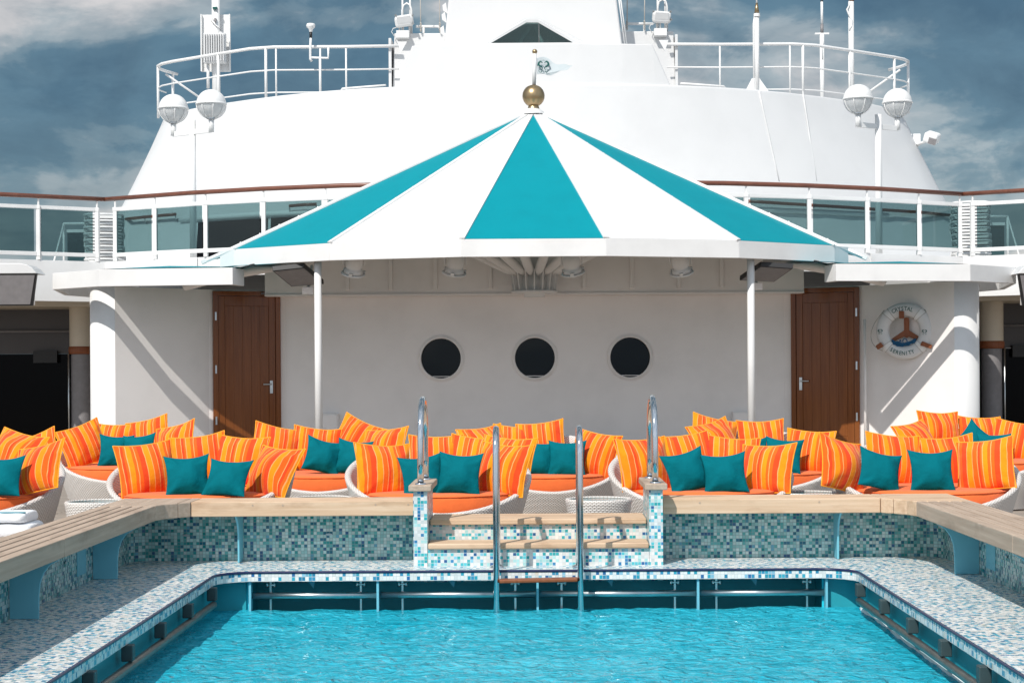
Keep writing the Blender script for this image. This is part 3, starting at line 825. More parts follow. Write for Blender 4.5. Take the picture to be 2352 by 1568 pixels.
# main wall with round openings (ring of quads around each port hole)
PHX = [P(q, 1048, WY) for q in (1292, 1567, 1846)]; phz = sum(p.z for p in PHX)/3; PR_ = .30
m = MB(); NS = 48
xsplit = [-3.72] + [(PHX[i].x+PHX[i+1].x)/2 for i in range(2)] + [3.72]
h2 = .6
for i in range(3):
    c0 = PHX[i]; xa, xb = c0.x-h2, c0.x+h2; za, zb_ = phz-h2, phz+h2
    inn, out = [], []
    for k in range(NS):
        a = 2*PI*k/NS; ca, sa = math.cos(a), math.sin(a); q = h2/max(abs(ca), abs(sa))
        inn.append((c0.x+PR_*ca, WY, phz+PR_*sa)); out.append((c0.x+q*ca, WY, phz+q*sa))
    m.add(inn+out, [(k, (k+1) % NS, NS+(k+1) % NS, NS+k) for k in range(NS)])
    m.add(inn+[(p[0], p[1]+.12, p[2]) for p in inn], [(k, (k+1) % NS, NS+(k+1) % NS, NS+k) for k in range(NS)], True)
    m.add([(xsplit[i], WY, DECK), (xsplit[i+1], WY, DECK), (xsplit[i+1], WY, za), (xsplit[i], WY, za)], [(0, 1, 2, 3)])
    m.add([(xsplit[i], WY, zb_), (xsplit[i+1], WY, zb_), (xsplit[i+1], WY, 3.0), (xsplit[i], WY, 3.0)], [(0, 1, 2, 3)])
    m.add([(xsplit[i], WY, za), (xa, WY, za), (xa, WY, zb_), (xsplit[i], WY, zb_)], [(0, 1, 2, 3)])
    m.add([(xb, WY, za), (xsplit[i+1], WY, za), (xsplit[i+1], WY, zb_), (xb, WY, zb_)], [(0, 1, 2, 3)])
m.build('main_wall', MW, house)
MB().box(-3.72, 3.72, WY-.004, WY+.01, P(1500, 1101, WY).z-.006, P(1500, 1101, WY).z+.004).build('weld_seam', MW, house)
RX = Matrix.Rotation(PI/2, 3, 'X')
for i, c0 in enumerate(PHX):
    w = MB().lathe([(.297, -.02), (.297, .035), (.305, .045), (.318, .045), (.322, .03), (.334, .03), (.345, .02), (.345, .001)], (c0.x, WY, phz), 56, RX).build('porthole', MW, house)
    MB().lathe([(1e-5, 0), (.31, 0)], (c0.x, WY+.09, phz), 48, RX).build('pane', M['port_glass'], w)
MB().box(-3.7, 3.7, WY+.13, WY+.16, phz-.9, phz+.9).build('dark_interior', M['black_glass'], house)
# header and ribs
HZ0 = P(1500, 864, WY-.3).z
MB().slab([(-3.98, WY-.30, HZ0), (3.98, WY-.30, HZ0), (3.98, WY-.30, 3.0), (1.6, WY-.30, 3.9), (-1.6, WY-.30, 3.9), (-3.98, WY-.30, 3.0)], (0, .298, 0)).build('header', MW, house, .01)
for px in (1017, 1144, 1275, 1436, 1711, 1851, 1989, 2114):
    x = P(px, 760, WY-.34).x; MB().box(x-.028, x+.028, WY-.345, WY-.302, HZ0+.09, 2.95).build('stiffener', MW, house, .006)
MB().box(-3.98, 3.98, WY-.325, WY-.302, HZ0, HZ0+.03).build('header_edge', MW, house, .004)
# doors in the angled walls
def door(sx, a, b, hinge_left):
    a, b = Vector((*a, 0)), Vector((*b, 0)); d = (b-a).normalized(); n = Vector((d.y, -d.x, 0))
    if n.y > 0: n = -n
    Wd = (b-a).length; z0, z1 = DECK+.12, 2.42
    m3 = Matrix((d, -n, Vector((0, 0, 1)))).transposed()
    def bx_(m, u0, u1, v0, v1, q0, q1):
        c_ = a + d*((u0+u1)/2) + n*((q0+q1)/2) + Vector((0, 0, (v0+v1)/2)); m.obox(c_, (abs(u1-u0), abs(q1-q0), abs(v1-v0)), m3); return m
    fr = MB(); t = .075
    bx_(fr, 0, t, z0, z1, .002, .05); bx_(fr, Wd-t, Wd, z0, z1, .002, .05); bx_(fr, t, Wd-t, z1-t*.9, z1, .002, .05)
    dr = MB(); bx_(dr, t+.004, Wd-t-.004, z0, z1-t*.9-.004, .003, .022)
    do = dr.build('door', M['door'], house)
    fr.build('door_frame', M['door'], do, .004)
    st = MB()
    for u0, u1, v0, v1 in ((t+.006, t+.10, z0, z1-t*.9-.006), (Wd-t-.10, Wd-t-.006, z0, z1-t*.9-.006), (t+.102, Wd-t-.102, z1-t*.9-.15, z1-t*.9-.006), (t+.102, Wd-t-.102, z0, z0+.22)):
        bx_(st, u0, u1, v0, v1, .0225, .036)
    nb = 5; wb = (Wd-2*t-.21)/nb
    for k in range(nb): bx_(st, t+.105+k*wb+.0007, t+.105+(k+1)*wb-.0007, z0+.222, z1-t*.9-.152, .0225, .030)
    st.build('door_panel', M['door'], do, .003)
    hu = Wd-t-.07 if hinge_left else t+.07; sgn = -1 if hinge_left else 1
    hd = MB(); bx_(hd, hu-.022, hu+.022, 1.0-.09, 1.0+.10, .037, .046)
    p0 = a+d*hu+n*.07+Vector((0, 0, 1.045)); hd.cyl(a+d*hu+n*.04+Vector((0, 0, 1.045)), p0, .011, 10); hd.cyl(p0, p0+d*(sgn*.13), .011, 10)
    hd.cyl(a+d*hu+n*.047+Vector((0, 0, .93)), a+d*hu+n*.052+Vector((0, 0, .93)), .014, 12)
    hd.build('handle', M['steel_rough'], do, .002)
    gu = t*.5 if hinge_left else Wd-t*.5
    for zz in (2.05, 1.27, .52): 
        hg = MB(); bx_(hg, gu-.012, gu+.012, zz-.06, zz+.06, .051, .060); hg.build('hinge', M['steel_rough'], do)
    gr = MB()
    if hinge_left: bx_(gr, Wd-.30, Wd-.06, z1-.05, z1-.015, .052, .075)
    gr_ok = hinge_left
    if gr_ok: gr.build('door_closer', M['grey'], do, .003)
dl0 = P(623, 900, 26.10); dl1 = P(810, 900, 26.45)
def on_wall(x):   # plan point on the angled wall behind the doors
    (xa, ya), (xb, yb) = (-4.78, 26.03), (-3.72, WY)
    t = (abs(x)*-1-xa)/(xb-xa); return ya+(yb-ya)*t
door(-1, (-4.73, on_wall(4.73)), (-3.80, on_wall(3.80)), True)
door(1, (3.83, on_wall(3.83)), (4.77, on_wall(4.77)), False)
x = P(2531, 1000, 25.9).x
MB().cyl((x, 25.83, DECK), (x, 25.83, P(2531, 935, 25.9).z), .02).build('conduit', MW, house)
for px, pw, py, lab in ((967, 49, 1211, 'left'), (2170, 44, 1206, 'right')):
    p = P(px, py, WY-.15); o = thing('utility_box', f'low white cabinet on the main wall beside the {lab} canopy pole', 'cabinet', (p.x, WY-.1, DECK), 'utility cabinets at the wall foot')
    MB().box(p.x-.12, p.x+.12, WY-.19, WY-.006, DECK+.1, p.z).build('cabinet_body', MW, o, .01)
    MB().box(p.x-.105, p.x+.105, WY-.203, WY-.191, DECK+.12, p.z-.02).build('cabinet_door', MW, o, .004)
    MB().box(p.x-.085, p.x-.06, WY-.212, WY-.204, p.z-.28, p.z-.22).build('latch', M['steel_rough'], o)

# ------------------------------------------------------------------ main tent canopy
canopy = thing('tent_canopy', 'white and teal pyramid canopy with deep white fascia on two poles', 'canopy', (0, 24.5, DECK))
EV = [(-5.0, 25.62), (-4.17, 24.65), (-2.72, 23.57), (-.936, 23.0), (.936, 23.0), (2.72, 23.57), (4.17, 24.65), (5.0, 25.62)]
ZF1, ZF0 = 2.935, 2.705
APEX = Vector((0, 26.2, 5.06)); APX_R = .16
def roofpt(i, t):   # on seam i, t from apex (0) to eave (1)
    e = Vector((*EV[i], ZF1+.005)); return APEX.lerp(e, t)
TIP = {0: Vector((-4.72, 25.3, 2.80)), 7: Vector((4.72, 25.3, 2.80))}
cols = ['white', 'teal_roof', 'white', 'teal_roof', 'white', 'teal_roof', 'white']
seam = [roofpt(i, 1) for i in range(8)]; seam[0], seam[7] = TIP[0], TIP[7]
for i in range(7):
    a, b = seam[i], seam[i+1]
    ta = APEX.lerp(a, .035); tb = APEX.lerp(b, .035)
    nrm = (b-a).cross(APEX-a).normalized()
    if nrm.z < 0: nrm = -nrm
    MB().slab([ta, a, b, tb], nrm*-.03).build('roof_panel', M[cols[i]], canopy)
# raised seam battens with bolts
for i in range(1, 7):
    a, b = APEX.lerp(seam[i], .03), seam[i]
    d = (b-a); up = Vector((0, 0, 1))
    bm_ = MB().bar(a+Vector((0, 0, .004)), b+Vector((0, 0, .004)), .075, .022); L = d.length; side = d.normalized().cross(up).normalized()
    k = .35
    while k < L-.05:
        for sgn in (-1, 1): bm_.sphere(a+d.normalized()*k+side*(sgn*.03)+Vector((0, 0, .015)), .0075, 8)
        k += .36
    bm_.build('seam_batten', M['white'], canopy)
for i in (0, 7):
    a, b = APEX.lerp(seam[i], .03), seam[i]+(seam[i]-APEX)*.004
    s2 = MB().bar(a, b, .13, .05); d = (b-a)
    for k in range(2, 17): s2.sphere(a+d*(k/17)+Vector((0, -.02, .028)), .012, 8)
    s2.build('edge_flashing', M['white'], canopy)
    q = MB().add([APEX, seam[i], (seam[i].x*.9, 26.19, 2.98), (0, 26.19, 3.3)], [(0, 1, 2, 3)]); q.build('back_panel', M['white'], canopy)
MB().lathe([(.17, -.03), (.16, .0), (.085, .055), (.075, .06)], APEX+Vector((0, 0, -.03)), 24).build('apex_cap', M['white'], canopy)
# fascia
def fascia(pts, z0, z1, th, parent, mat, name='fascia'):
    n = len(pts); inn = []
    for i in range(n):
        a = Vector(pts[max(i-1, 0)]); b = Vector(pts[i]); c_ = Vector(pts[min(i+1, n-1)])
        d1 = (b-a).normalized() if i else (c_-b).normalized(); d2 = (c_-b).normalized() if i < n-1 else d1
        n1 = Vector((-d1.y, d1.x)); n2 = Vector((-d2.y, d2.x)); nn = (n1+n2).normalized(); q = th/max(.3, nn.dot(n1))
        inn.append(b+nn*q)
    for i in range(n-1):
        poly = [pts[i], pts[i+1], tuple(inn[i+1]), tuple(inn[i])]
        MB().prism(poly, z0, z1).build(name, mat, parent, .004)
    return inn
fp = [(-4.42, 24.96)] + EV[1:7] + [(4.42, 24.96)]
inn = fascia(fp, ZF0, ZF1, .09, canopy, M['white'])
# hub and rafters
hub = Vector((0, WY-.62, P(1567, 858, WY-.6).z))
hb = MB(); hb.lathe([(.001, -.06), (.15, -.06), (.15, 0)], hub, 32); hb.lathe([(.001, 0), (.33, 0), (.345, .012), (.335, .03), (.001, .03)], hub, 40); hb.lathe([(.255, .03), (.255, .36), (.001, .36)], hub+Vector((0, .05, 0)), 32)
hb.build('rafter_hub', M['white'], canopy)
for k in range(9):
    a = math.radians(-178+22*k); dv = Vector((math.cos(a), math.sin(a), 0)); s_ = dv.cross(Vector((0, 0, 1)))*.008
    MB().slab([hub+dv*.25+Vector((0, 0, .03))-s_, hub+dv*.315+Vector((0, 0, .03))-s_, hub+dv*.36+Vector((0, 0, .34))-s_, hub+dv*.25+Vector((0, 0, .34))-s_], s_*2).build('hub_fin', M['white'], canopy)
for k in range(8):
    a = math.radians(-168+22.3*k); dv = Vector((math.cos(a), math.sin(a), 0))
    r0 = hub+dv*.27+Vector((0, 0, .27)); r1 = hub+dv*.40+Vector((0, 0, .34)); L = 1.5
    MB().tube([r0, r1, r1+dv*L*.9+Vector((0, 0, L*.42))], [.035, .068, .068], 14).build('rafter', M['white'], canopy)
# poles
for sx in (-1, 1):
    MB().cyl((sx*2.92, 23.95, DECK), (sx*2.92, 23.95, 2.9), .05, 20).build('pole', M['white'], canopy)
# lower side pipes seen between the canopies
for sx in (-1, 1):
    MB().tube([(sx*3.2, 24.75, 2.78), (sx*4.25, 24.6, 2.58), (sx*4.9, 24.9, 2.45)], .075, 14).build('side_strut', M['wall'], canopy)
    MB().tube([(sx*3.6, 24.5, 2.76), (sx*3.9, 24.4, 2.70), (sx*4.12, 24.45, 2.62), (sx*4.05, 24.6, 2.5)], .012, 6).build('cable', M['dark'], canopy)

# finial and pennant
FY = 26.2
pb = P(1563, 281.6, FY); ball_r = 33*FY/FPX
o = thing('flag_finial', 'bronze ball and small white flagpole on the tip of the tent canopy', 'finial', (pb.x, FY, pb.z-ball_r))
MB().sphere(pb, ball_r, 32).build('large_ball', M['brass'], o)
MB().lathe([(.09, 0), (.075, .05)], (pb.x, FY, pb.z-ball_r-.028), 20).build('collar', M['brass'], o)
ptop = P(1566.5, 158, FY)
MB().cyl((pb.x+.01, FY, pb.z+ball_r*.95), (ptop.x, FY, ptop.z), .028).build('pole', M['white'], o)
psb = P(1566.7, 152, FY); MB().sphere(psb, 7.6*FY/FPX, 20).build('small_ball', M['brass'], o)
Z5 = lambda x, y, Y=FY: P(1200+x/2.94, y/2.94, Y)
fl = [(1095, 505), (1120, 492), (1150, 488), (1180, 494), (1205, 508), (1232, 535), (1262, 553), (1290, 556), (1320, 552), (1350, 556), (1375, 568), (1405, 570), (1385, 580), (1360, 602), (1335, 606), (1300, 608), (1262, 628), (1220, 648), (1190, 646), (1160, 636), (1130, 634), (1095, 640)]
pts = [Z5(x, y) for x, y in fl]
for p in pts: p.y += .03*math.sin((p.x-pb.x)*7)
fo = MB().slab(pts, (0, .012, 0)).build('pennant', M['pennant'], o)
def seahorses(c, s, ax, az, n, r, name, parent, mat):
    c, ax, az, n = Vector(c), Vector(ax).normalized(), Vector(az).normalized(), Vector(n).normalized()
    m = MB()
    for sg in (-1, 1):
        q = lambda u, v: c + ax*(sg*u*s) + az*(v*s) + n*.001
        # head, bent neck, belly, curled tail
        body = [(.10, .26), (.20, .36), (.34, .40), (.46, .30), (.52, .12), (.40, -.02), (.22, -.10), (.12, -.24), (.14, -.42)]
        rad_ = [.03, .06, .085, .10, .12, .10, .075, .05, .03]
        m.tube([q(u, v) for u, v in body], [x*s for x in rad_], 8)
        sp = [(.31+.19*(1-t*.35)*math.cos(math.radians(200+420*t)), -.52+.19*(1-t*.35)*math.sin(math.radians(200+420*t))) for t in [k/20 for k in range(21)]]
        m.tube([q(u, v) for u, v in sp], [.022*s]*21, 6)
        m.tube([q(.55, .08), q(.62, .0), q(.60, -.08)], [.04*s, .03*s, .015*s], 6)
        for k in range(4): m.tube([q(.03+.09*k, .48), q(.04+.11*k, .58-.03*k)], .018*s, 5)
    for i in range(len(m.v)):       # flatten onto the surface
        p = Vector(m.v[i]); h = (p-c).dot(n); m.v[i] = tuple(p - n*(h - max(0, min(.004, h*.3+.001))))
    return m.build(name, mat, parent, merge=False)
e = Z5(1153, 568); seahorses((e.x, e.y-.022, e.z), .145, (1, 0, 0), (0, 0, 1), (0, -1, 0), .02, 'emblem', fo, M['letter'])

# spotlights, heater panels
for i, (px, py, sx) in enumerate(((1037, 786, -1), (1334, 784, -1), (1675, 784, 1), (1994, 784, 1))):
    p = P(px, py, 24.1); words_ = ['first of the four white stage lamps from the left, near the left pole', 'second of the four white stage lamps, left of the rafter hub', 'third of the four white stage lamps, right of the rafter hub', 'last of the four white stage lamps, near the right pole'][i]
    o = thing('stage_lamp', words_, 'spotlight', p, 'stage lamps under the canopy')
    ax = Vector((.16*sx, .38, -1)).normalized(); rot = Vector((0, 0, -1)).rotation_difference(ax).to_matrix()
    B_ = p + Vector((0, 0, .04))
    MB().lathe([(.05, .20), (.10, .17), (.115, .10), (.12, .0), (.105, -.012), (.105, -.05), (.125, -.06), (.128, -.11), (.112, -.12)], B_, 28, rot).build('lamp_body', M['white'], o)
    MB().lathe([(.135, -.105), (.165, -.115), (.165, -.128), (.135, -.128), (.135, -.105)], B_, 28, rot).build('front_ring', M['white'], o)
    MB().lathe([(1e-5, -.117), (.111, -.117)], B_, 24, rot).build('lens', M['black_glass'], o)
    for k in range(3):
        a = 2*PI*k/3+.4; dv = rot @ Vector((math.cos(a)*.145, math.sin(a)*.145, -.10)); MB().obox(B_+dv, (.05, .03, .05), rot).build('clip', M['steel_rough'], o)
    yk = [B_+Vector((-.14, 0, 0)), B_+Vector((-.145, 0, .14)), B_+Vector((-.1, 0, .22)), B_+Vector((.1, 0, .22)), B_+Vector((.145, 0, .14)), B_+Vector((.14, 0, 0))]
    MB().tube(yk, .013, 8).build('yoke', M['white'], o)
    MB().cyl(B_+Vector((0, 0, .22)), B_+Vector((0, 0, .5)), .012, 8).build('hanger', M['white'], o)
for nm, pts in (('left', [(798, 794), (892, 784), (949, 832.6), (853.6, 840)]), ('right', [(2228, 780.4), (2323.6, 787), (2268, 826), (2166.5, 821.5)])):
    ys = [23.95, 23.95, 24.65, 24.65]
    q = [P(x, y, Y) for (x, y), Y in zip(pts, ys)]; c_ = sum(q, Vector())/4
    o = thing('heater_panel', f'flat dark grey panel speaker tilted under the {nm} side of the canopy', 'speaker', c_, 'dark panels under the canopy')
    nn = (q[1]-q[0]).cross(q[3]-q[0]).normalized()
    if nn.z < 0: nn = -nn
    MB().slab(q, nn*.07).build('panel', M['dark'], o, .006)
    q2 = [c_+(p-c_)*.93-nn*.003 for p in q]
    MB().slab(q2, nn*.002).build('grille', M['grey'], o)
    b0 = (q[2]+q[3])/2
    m = MB(); m.obox(b0+Vector((0, .03, -.07)), (.16, .05, .10)); m.cyl(b0+Vector((0, .05, -.04)), b0+Vector((0, .5, .30)), .025, 10)
    m.build('bracket', M['wall'], o, .006)

# ------------------------------------------------------------------ side canopies
for sx, nm in ((-1, 'left'), (1, 'right')):
    o = thing('side_canopy', f'low white side canopy with thick fascia over the {nm} end of the deckhouse', 'canopy', (sx*5.5, 25.5, 2.41), 'side canopies')
    out = [(4.07, 23.95), (5.95, 24.22), (6.80, 25.05), (7.15, 27.0), (6.9, 28.0)]
    pts = [(sx*a, b) for a, b in out]
    if sx < 0: pts = pts[::-1]
    zz0, zz1 = 2.41, 2.64
    # inner end return
    ret = [(sx*3.98, 24.35)]
    path = (pts + ret) if sx < 0 else (ret + pts)
    fascia(path, zz0, zz1, .08, o, M['white'])
    # roof plane set in from the fascia, rising to the upper deck edge
    rp = [(3.50, 24.20), (5.88, 24.42), (6.64, 25.16), (6.97, 27.0), (6.80, 28.2), (5.25, 27.2), (3.5, 26.45), (4.02, 24.04), (4.85, 24.14)]
    zr = [2.66, 2.66, 2.66, 2.70, 2.78, 2.78, 2.78, 2.655, 2.655]
    V = [(sx*a, b, z) for (a, b), z in zip(rp, zr)]
    ctr = (sx*5.4, 26.2, 2.80)
    w = MB().add([V[1], V[2], V[3], V[4], V[5], ctr], [(0, 1, 5), (1, 2, 5), (2, 3, 5), (3, 4, 5)])
    w.build('roof_panel', M['white'], o)
    MB().add([V[0], V[7], V[8], V[1], ctr, V[6]], [(0, 1, 2, 4, 5), (2, 3, 4)]).build('roof_panel', M['teal_roof'], o)  # inner end extended under the main canopy to keep sun off the wall
    MB().add([V[6], V[5], ctr], [(0, 1, 2)]).build('roof_panel', M['white'], o)

# ------------------------------------------------------------------ upper deck edge, dark entrances
arcR = [(0, 26.25), (1.5, 26.3), (2.85, 26.5), (4.1, 26.9), (5.3, 27.45), (6.86, 28.4)]
wingR = [(6.86, 28.4), (8.26, 27.5), (10.2, 26.3)]
arcL, wingL = mx(arcR), mx(wingR)
upper = thing('upper_deck', 'white upper deck edge above the doors and dark entrances', 'ship deck', (0, 30, 3))
poly = arcL[::-1] + arcR[1:] + [(10.2, 26.3), (14, 26.3), (14, 42), (-14, 42), (-14, 26.3), (-10.2, 26.3), (-8.26, 27.5)]
poly = [(-10.2, 26.3), (-8.26, 27.5)] + arcL[::-1] + arcR[1:] + wingR[1:] + [(14, 26.3), (14, 42), (-14, 42), (-14, 26.3)]
MB().prism(poly, 2.70, 3.0).build('deck_slab', M['white'], upper)
for sx in (-1, 1):
    q = [(sx*5.2, 27.38), (sx*6.86, 28.38), (sx*8.26, 27.48), (sx*10.2, 26.28), (sx*10.2, 26.43), (sx*8.26, 27.64), (sx*6.86, 28.56), (sx*5.2, 27.55)]
    MB().prism(q if sx > 0 else q[::-1], 2.36, 2.995).build('deck_edge', M['white'], upper)
    m = MB().box(min(sx*6.3, sx*13), max(sx*6.3, sx*13), 28.6, 30.5, 2.30, 2.40); m.build('ceiling', M['cream'], upper)
    # entrance under the wing: black pane standing in for the unlit interior, grey header
    MB().box(min(sx*6.3, sx*13), max(sx*6.3, sx*13), 30.0, 30.06, 1.55, 2.299).build('entrance_header', M['dim'], upper)
    MB().box(min(sx*6.3, sx*13), max(sx*6.3, sx*13), 30.02, 30.06, DECK+.002, 1.548).build('entrance_dark_pane', M['black_glass'], upper)
    MB().cyl((sx*6.4, 29.95, 1.93), (sx*12, 29.95, 1.93), .02, 10).build('header_pipe', M['grey'], upper)
    MB().box(min(sx*8.05, sx*8.45), max(sx*8.05, sx*8.45), 29.9, 30.0, 1.40, 1.60).build('door_motor', M['dark'], upper)
    MB().box(min(sx*6.3, sx*6.36), max(sx*6.3, sx*6.36), 28.6, 30.0, DECK, 2.3).build('entrance_side', M['grey'], upper)
    o = thing('round_column', f'cream round column with a wooden ring beside the {"left" if sx < 0 else "right"} dark entrance', 'column', (sx*7.4, 29.2, DECK), 'cream columns at the entrances')
    CY = 29.2; x = P(238 if sx < 0 else 2905, 960, CY).x
    MB().lathe([(.19, 1.66), (.19, 2.7)], (x, CY, 0), 32).build('shaft', M['cream'], o)
    MB().lathe([(.185, 1.535), (.20, 1.545), (.205, 1.56), (.205, 1.645), (.195, 1.66)], (x, CY, 0), 32).build('wooden_ring', M['bracket_wood'], o)
    MB().lathe([(.165, DECK), (.165, 1.535)], (x, CY, 0), 32).build('lower_shaft', M['grey'], o)
    MB().cyl((x+sx*.19, CY-.08, DECK), (x+sx*.19, CY-.08, 1.55), .014, 8).build('steel_edge', M['steel_rough'], o)

# hanging display boxes at both frame edges
for sx in (-1, 1):
    ed = 108 if sx < 0 else 2982
    YF = 24.6
    a = P(ed, 805, YF); top = P(20 if sx < 0 else 2990, 802, YF).z
    o = thing('display_box', f'dark screen in a rounded white hood hanging at the {"left" if sx < 0 else "right"} edge', 'screen', (a.x+sx*.4, YF, 2.4), 'hooded screens at the sides')
    x0, x1 = a.x, a.x+sx*1.3
    zt_, zb_ = top, top-.44
    xs2 = x0+sx*.10
    MB().slab([(x0, YF, zt_), (x1, YF, zt_), (x1, YF+.13, zb_), (xs2, YF+.13, zb_)], (0, .05, 0)).build('frame', M['dark'], o, .004)
    gx0, gx1 = x0+sx*.03, xs2+sx*.03
    MB().slab([(gx0, YF-.004, zt_-.02), (x1, YF-.004, zt_-.02), (x1, YF+.118, zb_+.02), (gx1, YF+.118, zb_+.02)], (0, .004, 0)).build('screen', M['grey'], o)
    prof = [(0, 0), (.06, .075), (.13, .12), (.22, .14), (.55, .145), (1.3, .145), (1.3, 0)]
    MB().slab([(x0+sx*u, YF-.01, zt_+.003+w) for u, w in prof], (0, .45, 0)).build('hood', M['white_hull'], o, .008)
    MB().box(min(x0+sx*.14, x1), max(x0+sx*.14, x1), YF+.19, YF+.40, zb_+.02, zt_).build('case', M['wall'], o)
    MB().bar((x0+sx*.9, YF+.3, zt_+.05), (x0+sx*1.6, 27.6, 2.5), .08, .08).build('bracket_arm', M['white'], o)

# ------------------------------------------------------------------ glass railings
RZ = 4.0
def interp(path, px, y=600):
    best = None
    for (xa, ya), (xb, yb) in zip(path, path[1:]):
        for k in range(60):
            t = k/60; X, Y = xa+(xb-xa)*t, ya+(yb-ya)*t
            e = abs(P(px, y, Y).x-X)
            if best is None or e < best[0]: best = (e, X, Y)
    return best[1], best[2]
def railing(label, path, post_px, first=True, lean=0):
    o = thing('glass_railing', label, 'railing', (*path[0], 3.0), 'glass railings on the upper deck')
    MB().tube([(*p, RZ) for p in path], .036, 12).build('handrail', M['railwood'], o)
    pp = [interp(path, q) for q in post_px]
    allp = pp
    for (x, y) in pp:
        m = MB().box(x-.03, x+.03, y-.02, y+.08, 3.002, 3.86); m.box(x-.012, x+.012, y, y+.04, 3.86, RZ-.03); m.box(x-.035, x+.035, y-.026, y-.0205, 3.06, 3.14); m.box(x-.035, x+.035, y-.026, y-.0205, 3.80, 3.86)
        m.build('post', M['white'], o, .003)
    return o, pp
def bays(o, pts):
    for a, b in zip(pts, pts[1:]):
        a3, b3 = Vector((*a, 0)), Vector((*b, 0)); d = (b3-a3).normalized()
        a3, b3 = a3+d*.032, b3-d*.032
        for z, h in ((3.83, .055), (3.10, .06)):
            MB().bar(a3+Vector((0, 0, z)), b3+Vector((0, 0, z)), .03, h).build('rail_bar', M['white'], o, .003)
        g0, g1 = a3+d*.035, b3-d*.012
        MB().bar(g0+Vector((0, 0, 3.465)), g1+Vector((0, 0, 3.465)), .008, .662).build('glass_pane', M['rail_glass'], o)
o, pp = railing('curved glass railing with brown handrail left of the tent canopy', arcL, (955, 772, 603, 452, 337)); bays(o, [arcL[1]]+pp)
o, pp = railing('curved glass railing with brown handrail right of the tent canopy', arcR, (2187, 2370, 2539, 2690, 2812)); bays(o, [arcR[1]]+pp)
o, pp = railing('straight glass railing on the wing at the left edge', wingL, (281, 114)); bays(o, pp+[wingL[2]])
o, pp = railing('straight glass railing on the wing at the right edge', wingR, (2850, 3080)); bays(o, pp+[wingR[2]])

# wind screens behind the wings
for sx in (-1, 1):
    o = thing('wind_screen', f'tube framed dark wind screen standing on the {"left" if sx < 0 else "right"} wing deck', 'wind screen', (sx*8.5, 31, 3), 'wind screens on the wings')
    Y = 31.0
    if sx < 0: A, B, G = P(187, 655, Y), P(152, 772, Y-.6), P(300, 660, Y)
    else: A, B, G = P(2952, 634, Y), P(2992, 772, Y-.6), P(2868, 640, Y)
    MB().tube([(A.x, Y, A.z), (G.x-sx*.15, Y, A.z)], .022, 8).build('frame_tube', M['white'], o)
    MB().tube([(A.x, Y, A.z), (A.x, Y, 3.0)], .022, 8).build('frame_tube', M['white'], o)
    MB().tube([(A.x, Y, A.z), (B.x, Y-.6, 3.0)], .016, 8).build('frame_tube', M['white'], o)
    MB().bar((A.x-sx*.05, Y, A.z-.13), (G.x-sx*.15, Y, A.z-.13), .03, .05).build('frame_tube', M['white'], o)
    MB().box(min(A.x-sx*.06, G.x-sx*.15), max(A.x-sx*.06, G.x-sx*.15), Y, Y+.01, 3.02, A.z-.16).build('glass_pane', M['rail_glass'], o)

# stacked loungers
def make_lounger(flip):
    o = thing('stacked_lounger', 'x', 'sun lounger')
    w, Ln = .62, 1.9
    fr = MB()
    for sx in (-1, 1): fr.tube([(sx*w/2, 0, 0), (sx*w/2, Ln*.8, 0), (sx*w/2*.92, Ln, .03)], .016, 8)
    fr.tube([(-w/2, 0, 0), (-w/2+.08, -.09, .005), (0, -.11, .008), (w/2-.08, -.09, .005), (w/2, 0, 0)], .016, 8)
    fr.build('frame', M['white'], o)
    sl = MB(); n = 12; V = []
    for i in range(n+1):
        u = -1+2*i/n; z = -.05*(1-u*u)*1.0
        V += [(u*w/2*.97, .0, z), (u*w/2*.97, Ln*.8, z)]
    V2 = [(x, y, z-.01) for x, y, z in V]
    sl.add(V, [(2*i, 2*i+1, 2*i+3, 2*i+2) for i in range(n)], True); sl.add(V2, [(2*i, 2*i+1, 2*i+3, 2*i+2) for i in range(n)], True)
    sl.build('sling', M['white_hull'], o)
    lg = MB()
    for y in (.25, 1.4):
        for sx in (-1, 1): lg.box(sx*w/2-.012, sx*w/2+.012, y-.02, y+.02, -.085, -.012)
    lg.build('leg', M['white'], o)
    MB().box(-w/2+.02, w/2-.02, -.004, .004, -.055, -.012).build('end_rail', M['white'], o, .003)
    return o
lo = make_lounger(0)
for sx, x, y, rz in ((-1, P(308, 700, 29.3).x, 29.25, 13), (1, P(2842, 700, 29.2).x, 29.15, -13.2)):
    for k in range(9 if sx > 0 else 8):
        o = lo if (sx < 0 and k == 0) else copy_tree(lo)
        o.location = (x+random.uniform(-.015, .015), y, 3.09+k*.105); o.rotation_euler = (0, 0, math.radians(rz+random.uniform(-1, 1)))
        word = ['lowest', 'second from the bottom', 'third from the bottom', 'fourth from the bottom', 'fifth from the bottom', 'sixth from the bottom', 'seventh from the bottom', 'eighth from the bottom', 'topmost'][k] if not (sx < 0 and k == 7) else 'topmost'
        tag(o, f'white sun lounger, {word}, in the stack at the {"left" if sx < 0 else "right"} railing corner', 'sun lounger', f'stacked sun loungers')

